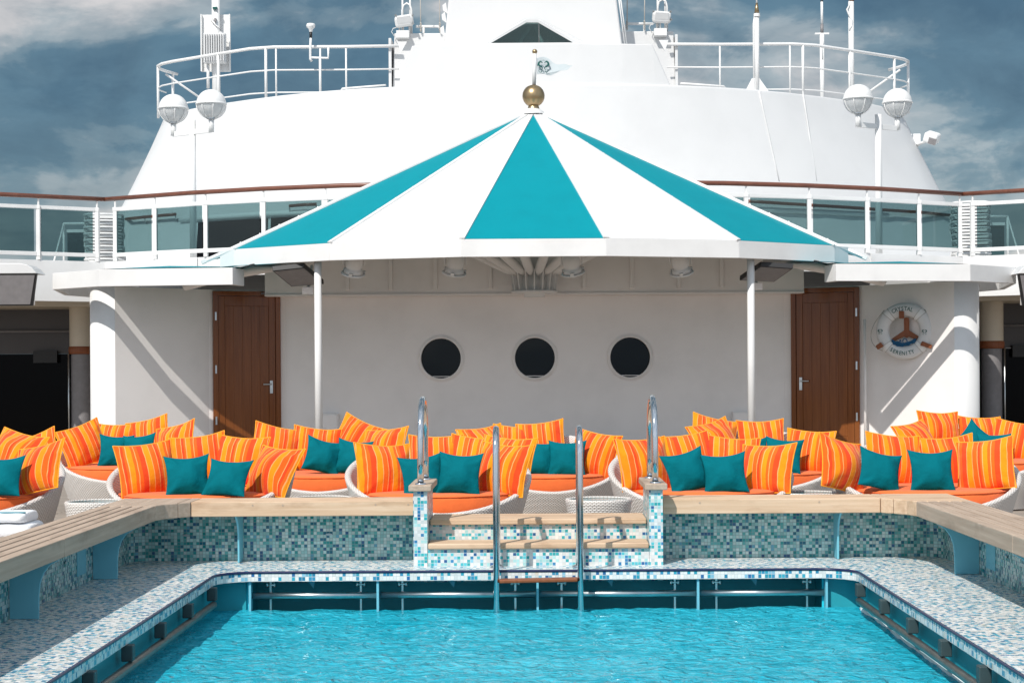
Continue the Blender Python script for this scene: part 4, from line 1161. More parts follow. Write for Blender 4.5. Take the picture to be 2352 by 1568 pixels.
# ------------------------------------------------------------------ superstructure behind
sup = thing('funnel_house', 'tall white curved superstructure with a central tower and glass dormer', 'superstructure', (0, 34, 3))
topR = [(0, 30.9), (.8, 30.92), (1.6, 30.99), (2.3, 31.1), (3.05, 31.3), (3.8, 31.6), (4.55, 32.02), (5.2, 32.48), (5.85, 33.0), (6.4, 33.52), (6.85, 34.05), (7.15, 34.55), (7.32, 35.1), (7.40, 35.8), (7.42, 37), (7.42, 41)]
def ring(z):
    k = (6.2-z)
    g = 1+.056*k+.004*k*k
    out = []
    for x, y in topR: out.append((x*g, y-.10*k+(.0 if x < 7 else 0), z))
    R = out; L = [(-p[0], p[1], p[2]) for p in R[1:]][::-1]
    return L+R
zs = [2.9, 3.3, 3.7, 4.1, 4.5, 4.9, 5.3, 5.7, 6.05, 6.17, 6.2]
V = []; n = len(ring(6.2))
for z in zs: V += ring(z)
V += [(p[0]*.99, p[1]+.06, 6.215) for p in ring(6.2)]
F = [(i*n+k, i*n+k+1, (i+1)*n+k+1, (i+1)*n+k) for i in range(len(zs)) for k in range(n-1)]
m = MB().add(V, F, True); k = len(zs)*n; m.f.append([k+j for j in range(n)]); m.s.append(False); m.uv.append(None)
m.build('curved_house', M['white_hull'], sup)
def at_ring(px, py, dy=-.02):      # point of the curved front seen at a pixel
    best = None
    for it in range(1):
        for Yi in range(2900, 3700, 4):
            Y = Yi/100; p = P(px, py, Y); R = ring(max(2.9, min(6.2, p.z)))
            for a, b in zip(R, R[1:]):
                if a[0] <= p.x <= b[0]:
                    t = (p.x-a[0])/(b[0]-a[0]+1e-9); yr = a[1]+(b[1]-a[1])*t
                    e = abs(yr-Y)
                    if best is None or e < best[0]: best = (e, p)
    q = best[1].copy(); q.y += dy; return q
# panel seams on the shell
for px0, px1 in ((2224, 2282), (2352, 2392)):
    a = at_ring(px0, 268, -.004); pts = [at_ring(px0+(px1-px0)*t, 268+(530-268)*t, -.002) for t in (0, .2, .4, .6, .8, 1)]
    MB().tube(pts, .012, 6).build('hull_seam', M['white_hull'], sup)
# windows in the base of the house behind the glass railing
def winrow(xa, xb, n_, ztop, zbot, name):
    for i in range(n_):
        a, b = xa+(xb-xa)*i/n_+.03, xa+(xb-xa)*(i+1)/n_-.03
        def yy(x, z):
            R = ring(z)
            for p, q in zip(R, R[1:]):
                if p[0] <= x <= q[0]: return p[1]+(q[1]-p[1])*(x-p[0])/(q[0]-p[0]+1e-9)
            return 34
        seg = 4; Vw = []
        for j in range(seg+1):
            x = a+(b-a)*j/seg
            Vw += [(x, yy(x, zbot)-.025, zbot), (x, yy(x, ztop)-.025, ztop)]
        MB().add(Vw, [(2*j, 2*j+2, 2*j+3, 2*j+1) for j in range(seg)]).build(name, M['black_glass'], sup)
winrow(-6.15, -1.8, 3, 3.95, 2.95, 'window')
winrow(1.8, 4.1, 2, 3.95, 2.95, 'window')
# header band above windows with bolts shadow line
def wallrail(pxs, name='grab_rail'):
    pts = []
    for px, py in pxs:
        p = at_ring(px, py, -.16); pts.append(p)
    MB().tube(pts, .03, 10).build(name, M['railwood'], sup)
    for p in pts[::2]: MB().tube([p+Vector((0, 0, -.03)), p+Vector((0, .05, -.09)), p+Vector((0, .17, -.10))], .012, 6).build('rail_bracket', M['steel_rough'], sup)
wallrail([(345, 648), (385, 643), (430, 638), (475, 634), (519, 630)])
wallrail([(852, 606), (900, 602), (930, 601)])
wallrail([(2190, 592), (2280, 598), (2380, 604), (2480, 610), (2580, 617), (2690, 624), (2790, 634)])
# canopy lip over the windows
for sg in (-1, 1):
    pts = []
    for x in (1.8, 2.6, 3.4, 4.2, 5.0, 5.8, 6.5):
        R = ring(4.05)
        for p, q in zip(R, R[1:]):
            if p[0] <= x <= q[0]: y = p[1]+(q[1]-p[1])*(x-p[0])/(q[0]-p[0]); break
        pts.append((sg*x, y-.05, 4.02))
    MB().tube(pts, .05, 8).build('window_lip', M['white'], sup)

# central block, tower and dormer
def frustum(b, t):
    v = list(b)+list(t); return MB().add(v, [(0, 1, 2, 3), (4, 5, 6, 7), (0, 1, 5, 4), (1, 2, 6, 5), (2, 3, 7, 6), (3, 0, 4, 7)])
zc0, zc1 = 5.9, P(1567, 127, 31.0).z
a0, b0 = P(1148, 262, 31).x, P(1982, 253, 31).x; a1, b1 = P(1205, 129, 31).x, P(1913, 127, 31).x
def blockring(xh_l, xh_r, z, dy):
    xs_ = [xh_l+(xh_r-xh_l)*i/16 for i in range(17)]; out_ = []
    for x in xs_:
        for p, q in zip(topR, topR[1:]):
            if p[0] <= abs(x) <= q[0]: out_.append((x, p[1]+(q[1]-p[1])*(abs(x)-p[0])/(q[0]-p[0])+dy, z)); break
    return out_+[(xh_r, 36, z), (xh_l, 36, z)]
B0_, B1_ = blockring(a0, b0, 6.0, .03), blockring(a1, b1, zc1, .10); nb_ = len(B0_)
MB().add(B0_+B1_, [list(range(nb_)), [nb_+k for k in range(nb_)]]+[(k, (k+1) % nb_, nb_+(k+1) % nb_, nb_+k) for k in range(nb_)]).build('lower_tower', M['white_hull'], sup, .02)
YT2 = 31.7
a0, b0 = P(1299, 129, YT2).x, P(1825, 127, YT2).x; a1, b1 = P(1316, -60, YT2).x, P(1803, -60, YT2).x
zt0, zt1 = zc1-.02, P(1567, -500, YT2).z
ex = (zt1-zt0)/(P(1567, -60, YT2).z-P(1567, 128, YT2).z)
frustum([(a0, YT2, zt0), (b0, YT2, zt0), (b0, 35, zt0), (a0, 35, zt0)], [(a0+(a1-a0)*ex, YT2+.25, zt1), (b0+(b1-b0)*ex, YT2+.25, zt1), (b0+(b1-b0)*ex, 34.6, zt1), (a0+(a1-a0)*ex, 34.6, zt1)]).build('upper_tower', M['white_hull'], sup, .03)
d_ = MB()
YD = YT2-.32
apx = [P(1541, 62, YD), P(1577, 62, YD)]; bs = [P(1422, 131, YD), P(1694, 129, YD)]
gl = [bs[0], bs[1], apx[1], apx[0]]
MB().slab([p+Vector((0, .02, 0)) for p in gl], (0, .01, 0)).build('dormer_pane', M['sky_glass'], sup)
for a, b in ((bs[0], apx[0]), (apx[0], apx[1]), (apx[1], bs[1]), (bs[1], bs[0])):
    MB().bar(a+Vector((0, .02, 0)), b+Vector((0, .02, 0)), .05, .035, (0, -1, .01)).build('dormer_frame', M['white_hull'], sup)
o_ = [bs[0]+Vector((-.22, .30, 0)), apx[0]+Vector((-.03, .30, .06)), apx[1]+Vector((.03, .30, .06)), bs[1]+Vector((.22, .30, 0))]
for i in range(3):
    f_ = [bs[0], apx[0], apx[1], bs[1]]
    MB().slab([f_[i], f_[i+1], o_[i+1], o_[i]], (0, 0, .02)).build('dormer_slope', M['white_hull'], sup)
x = P(1579, 100, YD).x
MB().box(x-.004, x+.004, YD+.005, YD+.03, bs[0].z, apx[0].z).build('glazing_bar', M['grey'], sup)
for sx in (-1, 1):
    c0 = P(1567+sx*12, 100, YD+.25)
    MB().bar(P(1556+sx*35, 128, YD+.2), P(1560+sx*8, 80, YD+.2), .05, .05).build('inner_bar', M['white'], sup)
# side blocks with rails
for sx in (-1, 1):
    Y = 32.6
    if sx < 0: xo0, xo1, xi, yt = P(1150, 257, Y).x, P(1155, 99, Y).x, P(1330, 99, Y).x, P(1200, 98, Y).z
    else: xo0, xo1, xi, yt = P(1980, 250, Y).x, P(1973, 92, Y).x, P(1800, 92, Y).x, P(1900, 92, Y).z
    frustum([(xo0, Y, 6.2), (xi, Y, 6.2), (xi, Y+2.6, 6.2), (xo0, Y+2.6, 6.2)], [(xo1, Y, yt), (xi, Y, yt), (xi, Y+2.6, yt), (xo1, Y+2.6, yt)]).build('side_block', M['white_hull'], sup, .015)
    xp = P(1144 if sx < 0 else 1981, 200, Y).x; zt_ = P(1144, 115, Y).z if sx < 0 else P(1981, 104, Y).z
    MB().box(xp-.025, xp+.025, Y-.1, Y+1.2, 6.2, zt_).build('side_fin', M['white_hull'], sup, .005)
    # pipe rail on top
    zb_ = yt; q = [P(1214, 66, Y), P(1280, 66, Y), P(1289, 95, Y)] if sx < 0 else [P(1918, 58, Y), P(1842, 58, Y), P(1833, 90, Y)]
    MB().tube([q[0]+Vector((0, .4, 0)), q[1]+Vector((0, .4, 0)), Vector((q[2].x, Y+.4, q[1].z-.06)), Vector((q[2].x, Y+.4, yt))], .026, 8).build('top_rail', M['white'], sup)
    MB().cyl((q[0].x+(q[1].x-q[0].x)*.35, Y+.4, yt), (q[0].x+(q[1].x-q[0].x)*.35, Y+.4, q[1].z), .022, 8).build('top_rail', M['white'], sup)
    # floodlight unit on the block
    fp_ = P(1184 if sx < 0 else 1938, 62 if sx < 0 else 51, Y-.1)
    o = thing('floodlight', f'boxy white floodlight with pipe guard on the {"left" if sx < 0 else "right"} side of the tower', 'floodlight', fp_, 'floodlights beside the tower')
    rot = Matrix.Rotation(math.radians(-8 if sx < 0 else 4), 3, 'Y') @ Matrix.Rotation(math.radians(20), 3, 'X')
    MB().obox(fp_, (.34, .22, .20), rot).build('lamp_housing', M['white'], o, .05, seg=3)
    MB().obox(fp_+Vector((0, -.11, -.0)), (.25, .02, .13), rot).build('lens', M['white_hull'], o, .005)
    for q_ in ((-.15, -.06, .09), (.16, -.06, .09), (.17, -.08, -.06)): MB().obox(fp_+Vector(q_), (.035, .06, .03), rot).build('clip', M['steel_rough'], o)
    br = MB()
    for dx in (-.09, -.02, .09): br.cyl(fp_+Vector((dx, .05, -.26)), fp_+Vector((dx, .05, -.08)), .014, 8)
    br.box(fp_.x-.14, fp_.x+.09, fp_.y-.08, fp_.y+.099, yt-.11, yt+.02); br.build('bracket', M['white'], o)
    for dx in (-.11, .03):
        MB().cyl(fp_+Vector((dx+.06, .3, -.28)), fp_+Vector((dx+.06, .3, .9)), .018, 8).build('guard_pipe', M['white'], o)
    gx = fp_.x+.035; gz = fp_.z
    MB().tube([(gx-.085, fp_.y+.22, gz-.25), (gx-.085, fp_.y+.22, gz+.24), (gx-.06, fp_.y+.22, gz+.33), (gx, fp_.y+.22, gz+.37), (gx+.06, fp_.y+.22, gz+.33), (gx+.085, fp_.y+.22, gz+.24), (gx+.085, fp_.y+.22, gz-.25)], .018, 8).build('guard_hoop', M['white'], o)
    MB().tube([fp_+Vector((-.12, -.02, -.12)), fp_+Vector((-.2, -.02, -.14)), fp_+Vector((-.23, -.02, -.2)), fp_+Vector((-.17, -.02, -.30))], .007, 6).build('cable', M['white'], o)
    # halyards
    for i_, hx in enumerate((1233, 1289) if sx < 0 else (1837, 1888)):
        p0, p1 = P(hx, 96 if sx < 0 else 90, Y-.05), P(hx-2 if sx < 0 else hx+1, -40, Y-.05)
        r_ = thing('halyard', f'thin grey halyard rope tied {"nearer to" if (i_ == 1) == (sx < 0) else "further from"} the {"left" if sx < 0 else "right"} side of the tower', 'rope', p0, 'halyards beside the tower')
        MB().tube([p0, p0.lerp(p1, .5), p1], .010, 6).build('rope', M['cord'], r_)
        MB().tube([p0+Vector((.012*math.sin(k*2.4), -.015*math.cos(k*2.4), .02+.012*k)) for k in range(14)], .014, 6).build('rope_coil', M['cord'], r_)
# ladder-like fins at the left flank of the tower
for py in (8, 35, 75):
    p = P(1306-(py-8)*.1, py, YT2+.1); MB().slab([p, p+Vector((-.06, 0, -.05)), p+Vector((-.05, 0, -.14)), p+Vector((.03, 0, -.2))], (0, .05, 0)).build('tower_bracket', M['white'], sup)
for sx, q in ((1, (1806, 4, 1830, 128)), (1, (1811, 4, 1836, 128))):
    MB().tube([P(q[0], q[1]-60, YT2-.05), P(q[2], q[3], YT2-.05)], .012, 6).build('tower_pipe', M['white'], sup)

# ------------------------------------------------------------------ top railings
tr = [(2.45, 32.45), (3.4, 32.5), (4.75, 32.5), (5.2, 32.65), (6.0, 33.25), (6.9, 33.95), (7.15, 34.2), (7.28, 34.45), (7.32, 34.75), (7.25, 35.05), (7.1, 35.4)]
for sx in (-1, 1):
    side = 'left' if sx < 0 else 'right'
    path = [(sx*x, y) for x, y in tr]
    o = thing('top_railing', f'thin white pipe railing on the roof of the superstructure, {side} of the tower', 'railing', (sx*4, 33, 6.2), 'pipe railings on the roof')
    MB().tube([(*p, 7.16) for p in path], .030, 10).build('top_pipe', M['white'], o)
    MB().tube([(*p, 6.74) for p in path[:-1]], .015, 8).build('middle_pipe', M['white'], o)
    MB().tube([(*p, 6.33) for p in path[1:-1]], .014, 8).build('lower_pipe', M['white'], o)
    MB().tube([(*path[-2], 7.1), (sx*6.1, 36.2, 6.32)], .022, 8).build('brace', M['white'], o)
    pxs = (462, 506, 640, 779, 810, 937, 1013) if sx < 0 else (2111, 2315, 2352, 2490, 2620, 2668)
    for q in pxs:
        x, y = interp(path, q, 200)
        MB().cyl((x, y, 6.15), (x, y, 7.15), .026 if q in (462, 506, 640, 779, 2352, 2490, 2620, 2668) else .017, 8).build('post', M['white'], o)
    MB().tube([(sx*2.6, 31.3, 6.26), (sx*3.4, 31.65, 6.26), (sx*3.45, 31.68, 6.2)], .018, 8).build('grip_bar', M['white'], o)
    MB().slab([(sx*2.25, 31.7, 7.1), (sx*2.42, 31.7, 7.1), (sx*2.36, 31.7, 6.9)], (0, .03, 0)).build('bracket_plate', M['white'], o)

# ------------------------------------------------------------------ masts and antennas
Z6 = lambda x, y, Y: P(300+x/2.352, y/2.352, Y)
Y = 35.6
o = thing('antenna_mast', 'thick white mast with panel antenna and finned radio box above the left roof', 'mast', P(636, 262, Y))
pa, pb_ = Z6(785, 660, Y), Z6(785, -60, Y)
MB().cyl((pa.x, Y, 6.1), (pa.x, Y, pb_.z), .082, 16).build('mast_pole', M['white'], o)
a, b = Z6(684, 104, Y+.1), Z6(882, 495, Y+.1)
MB().box(a.x, b.x, Y+.09, Y+.13, b.z, a.z).build('antenna_panel', M['white'], o, .004)
for x in (a.x, b.x): MB().box(x-.012, x+.012, Y+.02, Y+.089, b.z, a.z).build('panel_edge', M['white'], o)
a, b = Z6(702, 235, Y-.15), Z6(852, 438, Y-.15)
MB().box(a.x, b.x, Y-.25, Y-.085, b.z, a.z).build('radio_box', M['white_hull'], o, .01)
fm = MB()
for k in range(9):
    x = a.x+.03+(b.x-a.x-.06)*k/8; fm.box(x-.010, x+.010, Y-.30, Y-.252, b.z+.03, a.z-.02)
fm.build('cooling_fins', M['white_hull'], o, .004)
p = Z6(776, 57, Y-.1); MB().obox(p, (.09, .05, .04)).build('clamp', M['letter'], o)
p = Z6(778, 140, Y-.1); MB().obox(p, (.04, .05, .07)).build('junction_box', M['grey'], o)
MB().tube([Z6(778, 152, Y-.1), Z6(758, 130, Y-.1), Z6(752, 150, Y-.1), Z6(780, 180, Y-.1), Z6(820, 212, Y-.1)], .006, 6).build('cable', M['grey'], o)
MB().cyl(Z6(728, 610, Y-.1), Z6(728, 440, Y-.1), .03, 10).build('cable_duct', M['white'], o)
MB().lathe([(.16, 0), (.16, .03), (.09, .05)], (pa.x, Y, 6.2), 20).build('base_flange', M['white'], o)
p = Z6(815, 222, Y-.16); MB().cyl(p, p+Vector((0, 0, -.05)), .03, 10).build('connector', M['white'], o)

Y = 32.35
o = thing('satellite_antenna', 'small white mushroom antenna on a bent pipe clipped to the left roof railing', 'antenna', Z6(1437, 420, Y))
MB().tube([Z6(1443, 424, Y), Z6(1432, 408, Y), Z6(1433, 320, Y), Z6(1436, 262, Y)], .022, 10).build('stem', M['white'], o)
MB().cyl(Z6(1436, 262, Y), Z6(1436, 222, Y), .026, 12).build('black_sleeve', M['dark'], o)
q = Z6(1436, 222, Y); MB().lathe([(.025, 0), (.04, .05), (.078, .09), (.083, .12), (.07, .15), (.0001, .165)], q, 20).build('antenna_head', M['white'], o)
MB().tube([Z6(1440, 398, Y), Z6(1556, 402, Y), Z6(1557, 330, Y)], .022, 10).build('bracket_pipe', M['white'], o)
MB().cyl(Z6(1500, 402, Y), Vector((Z6(1500, 402, Y).x, Y, 6.15)), .022, 10).build('bracket_pipe', M['white'], o)

Z7 = lambda x, y, Y: P(1800+x/2.138, y/2.138, Y)
Y = 32.3
o = thing('roof_mast', 'white roof mast with a side pipe and triangular foot, nearest the tower on the right', 'mast', Z7(890, 560, Y))
bz = 6.15; q = Z7(892, 90, Y)
MB().cyl((q.x, Y, bz), (q.x, Y, q.z), .043, 12).build('mast_pole', M['white'], o)
MB().tube([q, q+Vector((0, 0, .2))], [.05, .02], 10).build('mast_top', M['brass'], o)
MB().cyl(q+Vector((0, 0, .19)), Z7(888, -90, Y), .016, 8).build('whip', M['white'], o)
MB().lathe([(.06, -.02), (.06, .04)], q+Vector((0, 0, -.03)), 14).build('collar', M['white'], o)
q2 = Z7(873, 150, Y); MB().tube([(q2.x, Y, bz), (q2.x, Y, q2.z), (q.x-.03, Y, q2.z+.16)], .022, 8).build('side_pipe', M['white'], o)
for zz in (6.5, 7.0, 7.5): MB().box(q2.x, q.x, Y-.015, Y+.015, zz, zz+.03).build('clamp', M['white'], o)
MB().slab([(q.x-.28, Y-.02, bz), (q.x+.30, Y-.02, bz-.02), (q.x+.04, Y-.02, 6.5), (q.x-.1, Y-.02, 6.5)], (0, .04, 0)).build('foot_plate', M['white'], o)
Y = 35.0
o = thing('whip_antenna', 'slim whip antenna with a grey joint and cross plate between the two right masts', 'antenna', Z7(1298, 600, Y))
q = Z7(1300, 210, Y)
MB().cyl((q.x, Y, 6.1), (q.x, Y, q.z), .045, 12).build('mast_pole', M['white'], o)
MB().box(q.x-.14, q.x+.14, Y-.02, Y+.02, q.z-.02, q.z+.01).build('cross_plate', M['white'], o)
MB().cyl(q, Z7(1300, 155, Y), .033, 10).build('joint', M['grey'], o)
MB().cyl(Z7(1300, 155, Y), Z7(1299, 12, Y), .026, 10).build('whip', M['white'], o)
MB().cyl(Z7(1299, 12, Y), Z7(1299, 4, Y), .028, 8).build('tip', M['dark'], o)
MB().tube([Z7(1302, 225, Y-.05), Z7(1310, 260, Y-.05), Z7(1300, 300, Y-.05), Z7(1303, 370, Y-.05)], .012, 6).build('cable', M['white'], o)
Y = 34.6
o = thing('light_mast', 'white mast with twisted cable and rusty top at the right end of the roof', 'mast', Z7(1480, 540, Y))
q = Z7(1482, 12, Y)
MB().cyl((q.x, Y, 6.1), (q.x, Y, q.z), .055, 12).build('mast_pole', M['white'], o)
MB().cyl(q, q+Vector((.02, 0, .06)), .05, 10).build('mast_top', M['rust'], o)
MB().tube([q+Vector((-.04-.05*math.sin(k*.9)*(k > 1), -.05, -.08*k)) for k in range(8)], .018, 6).build('cable', M['white'], o)
# camera lamp on the right flank
a = at_ring(2688, 410, 0)
o = thing('flood_camera', 'white boxy camera lamp on an arm at the right flank of the superstructure', 'camera', a)
c_ = P(2730, 404, a.y-.5); rot = Matrix.Rotation(math.radians(-22), 3, 'Z') @ Matrix.Rotation(math.radians(20), 3, 'Y') @ Matrix.Rotation(math.radians(15), 3, 'X')
MB().obox(c_, (.27, .34, .21), rot).build('lamp_housing', M['white'], o, .05, seg=3)
MB().obox(c_+rot @ Vector((.06, -.172, -.03)), (.15, .012, .12), rot).build('lens', M['grey'], o)
MB().tube([c_+Vector((-.1, .05, -.06)), a+Vector((0, -.15, -.1)), a+Vector((-.02, .1, -.12))], .03, 8).build('arm', M['white'], o)
MB().obox(a+Vector((-.05, -.05, 0)), (.2, .1, .22)).build('base_plate', M['white'], o, .02)

# ------------------------------------------------------------------ globe lamp posts
for sx, g1, g2, pole in ((-1, (508, 319), (619, 306), (564, 352)), (1, (2514, 291), (2629, 302), (2573, 336))):
    side = 'left' if sx < 0 else 'right'
    Y = 29.3; pt_ = P(*pole, Y)
    near, far = (g2, g1) if sx < 0 else (g1, g2)
    o = thing('globe_lamp_post', f'white twin globe lamp post on the upper deck at the {side}', 'lamp post', (pt_.x, Y, 3.0), 'twin globe lamp posts')
    MB().cyl((pt_.x, Y, 3.0), (pt_.x, Y, pt_.z), .056, 20).build('post', M['white'], o)
    cs = [P(*near, Y-.25), P(*far, Y+.25)]
    r = .243
    zarm = pt_.z-.20
    MB().bar((cs[0].x, cs[0].y, zarm), (cs[1].x, cs[1].y, zarm), .05, .085).build('cross_arm', M['white'], o, .004)
    for g in cs:
        gl = MB().sphere(g, r*.955, 32, -.985, .02).build('lamp_glass', M['lamp_glass'], o)
        MB().sphere(g, r, 32, .06, 1).build('lamp_hood', M['white'], o)
        MB().lathe([(r*.965, -.01), (r*1.05, -.01), (r*1.05, .012), (r*.965, .03)], g, 32).build('lamp_ring', M['white'], o)
        cage = MB()
        for k in range(8):
            a = 2*PI*k/8+.3
            cage.tube([g+Vector((r*math.cos(b)*math.cos(a), r*math.cos(b)*math.sin(a), -r*math.sin(b))) for b in [math.radians(6+10*q) for q in range(9)]], .008, 6)
        cage.build('lamp_cage', M['white'], o)
        MB().lathe([(.05, -r*.98), (.05, -r*.98+.10), (.07, -r*.98+.13), (.05, -r*.98+.18)], g, 16).build('lamp_core', M['white'], o)
        MB().cyl((g.x, g.y, g.z-r-.21), (g.x, g.y, g.z-r+.02), .047, 16).build('lamp_stem', M['white'], o)
        MB().lathe([(.075, -r-.0), (.075, -r+.02)], g, 16).build('lamp_foot', M['steel_rough'], o)

# ------------------------------------------------------------------ lifebuoy on the right angled wall
wa, wb = Vector((4.78, 26.03, 0)), Vector((5.90, 24.95, 0)); wd = (wb-wa).normalized(); wn = Vector((wd.y, -wd.x, 0))
if wn.y > 0: wn = -wn
best = None
for k in range(400):
    t = k/400; q = wa.lerp(wb, t); e = abs(P(2654, 970, q.y).x-q.x)
    if best is None or e < best[0]: best = (e, q)
lc = best[1].copy(); lc.z = P(2654, 970, lc.y).z
fac = Vector((.30, -1, 0)); fac = (wn*.45+Vector((0, -1, 0))*.55).normalized()
wn_ = fac; wd_ = Vector((-fac.y, fac.x, 0))
MAJ, MIN = .313*.985, .094
lb = thing('lifebuoy', 'white lifebuoy with green lettering hung on a wooden bracket beside the right door', 'lifebuoy', lc)
Mb = Matrix((wd_, -wn_, Vector((0, 0, 1)))).transposed()
base = lc + wn_*.135
def L3(u, v, w): return base + wd_*u + Vector((0, 0, v)) + wn_*w
V, F = [], []; n1, n2 = 64, 20
for i in range(n1):
    a = 2*PI*i/n1
    for k in range(n2):
        b = 2*PI*k/n2; rr_ = MAJ+MIN*math.cos(b); V.append(L3(rr_*math.cos(a), rr_*math.sin(a), MIN*.62*math.sin(b)))
F = [(i*n2+k, i*n2+(k+1) % n2, ((i+1) % n1)*n2+(k+1) % n2, ((i+1) % n1)*n2+k) for i in range(n1) for k in range(n2)]
ringo = MB().add(V, F, True).build('ring', M['white_hull'], lb)
for ad in (47, 133, 222, 316):
    V, F = [], []
    for i in range(7):
        a = math.radians(ad-6+2*i)
        for k in range(n2):
            b = 2*PI*k/n2; e = 1.035; rr_ = MAJ+MIN*e*math.cos(b); V.append(L3(rr_*math.cos(a), rr_*math.sin(a), MIN*.64*math.sin(b)*1.03))
    F = [(i*n2+k, i*n2+(k+1) % n2, (i+1)*n2+(k+1) % n2, (i+1)*n2+k) for i in range(6) for k in range(n2)]
    MB().add(V, F, True).build('strap', M['cord'] if False else M['white'], lb)
    for q in (-6.3, 6.3):
        a = math.radians(ad+q); MB().tube([L3((MAJ+MIN*1.03*math.cos(b))*math.cos(a), (MAJ+MIN*1.03*math.cos(b))*math.sin(a), MIN*.65*math.sin(b)) for b in [PI*k/12 for k in range(13)]], .004, 5).build('strap_cord', M['cord'], lb)
# grab rope loops
for aa, bb, sag in ((47, -44, .06), (133, 222, .10)):
    pts = []
    for k in range(17):
        t = k/16; a = math.radians(aa+(bb-aa)*t); r_ = MAJ+MIN+.012+sag*math.sin(PI*t)*(1.2-.4*t)*(t**.7)
        pts.append(L3(r_*math.cos(a), r_*math.sin(a)-.05*math.sin(PI*t), .0))
    MB().tube(pts, .006, 6).build('grab_rope', M['cord'], lb)
# wooden Y bracket with three clamps
U = .00145*MAJ/.313*.94*1.05   # metres per zoom pixel of the close-up
def K(x, y): return ((x-817)*.000683*1.0, (785-y)*.000683)
yb = [(800, 520), (830, 500), (880, 500), (908, 520), (908, 770), (1110, 905), (1060, 985), (910, 900), (850, 928), (800, 900), (590, 1000), (535, 950), (800, 770)]
MB().slab([L3(*K(x, y), -.06) for x, y in yb], wn_*.035).build('wooden_bracket', M['bracket_wood'], lb, .006)
for c4 in ([(720, 365), (825, 365), (830, 525), (722, 525)], [(230, 1090), (345, 1010), (400, 1100), (275, 1175)], [(1195, 1000), (1405, 1085), (1380, 1165), (1150, 1085)]):
    MB().slab([L3(*K(x, y), .062) for x, y in c4], wn_*.03).build('wooden_clamp', M['bracket_wood'], lb, .01)
# blue heaving line
rp = MB(); rnd = random.Random(3)
for j in range(9):
    pts = []
    for k in range(14):
        t = k/13; x = 560+500*t; y = 1010+75*math.sin(PI*t)+rnd.uniform(-14, 14)+(j-4)*9*(1-.2*t)-40*t
        u, v = K(x, y); pts.append(L3(u, v, .03+rnd.uniform(-.01, .02)))
    rp.tube(pts, .008, 6)
for cx_, cy_, ra, rb in ((835, 1000, 45, 55), (740, 1020, 14, 50)):
    rp.tube([L3(*K(cx_+ra*math.cos(a), cy_+rb*math.sin(a)), .05) for a in [2*PI*k/18 for k in range(18)]], .007, 6, True)
rp.build('blue_line', M['rope'], lb)
# lettering
def letters(text, r, start, step, inward, size, parent):
    bmx = bmesh.new()
    for i, ch in enumerate(text):
        cu = bpy.data.curves.new('t', 'FONT'); cu.body = ch; cu.size = size; cu.align_x = 'CENTER'; cu.extrude = .001; cu.offset = .0009
        ob = bpy.data.objects.new('t', cu); me = bpy.data.meshes.new_from_object(ob)
        a = math.radians(start+step*i)
        for v in me.vertices:
            x, y, z = v.co
            x *= .86
            yy = y-size*.35
            if not inward: u = (r+yy)*math.cos(a)+x*math.sin(a); w = (r+yy)*math.sin(a)-x*math.cos(a)
            else: u = (r-yy)*math.cos(a)-x*math.sin(a); w = (r-yy)*math.sin(a)+x*math.cos(a)
            rr2 = math.hypot(u, w)-MAJ; h = MIN*.62*math.sqrt(max(.02, 1-(rr2/MIN)**2))
            v.co = L3(u, w, h+.003+z)
        bmx.from_mesh(me); bpy.data.objects.remove(ob); bpy.data.meshes.remove(me)
    me = bpy.data.meshes.new('lettering'); bmx.to_mesh(me); bmx.free(); me.materials.append(M['letter'])
    o = bpy.data.objects.new('lettering', me); C.objects.link(o); attach(o, parent)
letters('CRYSTAL', MAJ+.014, 117.5, -8.0, False, .080, lb)
letters('SERENITY', MAJ+.008, 236, 8.1, True, .080, lb)
for x, y in ((325, 785), (1240, 805)):
    u, v = K(x, y); r_ = math.hypot(u, v)
    seahorses(L3(u, v, MIN*.62), .058, wd_, (0, 0, 1), wn_, .02, 'emblem', lb, M['letter'])

# ------------------------------------------------------------------ light, sky, camera
SD = Vector((.44, .85, -1)).normalized()     # direction the sunlight travels
sun = bpy.data.lights.new('sun', 'SUN'); sun.energy = 4.15; sun.angle = math.radians(.53); sun.color = (1, .955, .89)
sun.cycles.is_caustics_light = True; so = bpy.data.objects.new('sun', sun); C.objects.link(so); so.rotation_euler = SD.to_track_quat('-Z', 'Y').to_euler()
w = bpy.data.worlds.new('World'); bpy.context.scene.world = w; w.use_nodes = True
t = w.node_tree; N_ = t.nodes; bg = N_['Background']; bg.inputs[1].default_value = .1
sky = N_.new('ShaderNodeTexSky'); sky.sky_type = 'NISHITA'; sky.sun_disc = False
to = -SD; el = math.asin(to.z); az = math.atan2(to.x, to.y)
sky.sun_elevation = el; sky.sun_rotation = az; sky.altitude = 0; sky.air_density = 1.0; sky.dust_density = .6; sky.ozone_density = 1.5
tc = N_.new('ShaderNodeTexCoord')
def wnode(ty, **k):
    n = N_.new(ty)
    for a, v in k.items(): setattr(n, a, v)
    return n
def wnoise(scale, sc, loc, det=7, rough=.58, dist=.4):
    m = wnode('ShaderNodeMapping'); t.links.new(tc.outputs['Generated'], m.inputs[0]); m.inputs['Scale'].default_value = sc; m.inputs['Location'].default_value = loc
    n = wnode('ShaderNodeTexNoise'); t.links.new(m.outputs[0], n.inputs['Vector']); n.inputs['Scale'].default_value = scale; n.inputs['Detail'].default_value = det; n.inputs['Roughness'].default_value = rough; n.inputs['Distortion'].default_value = dist
    return n.outputs['Fac']
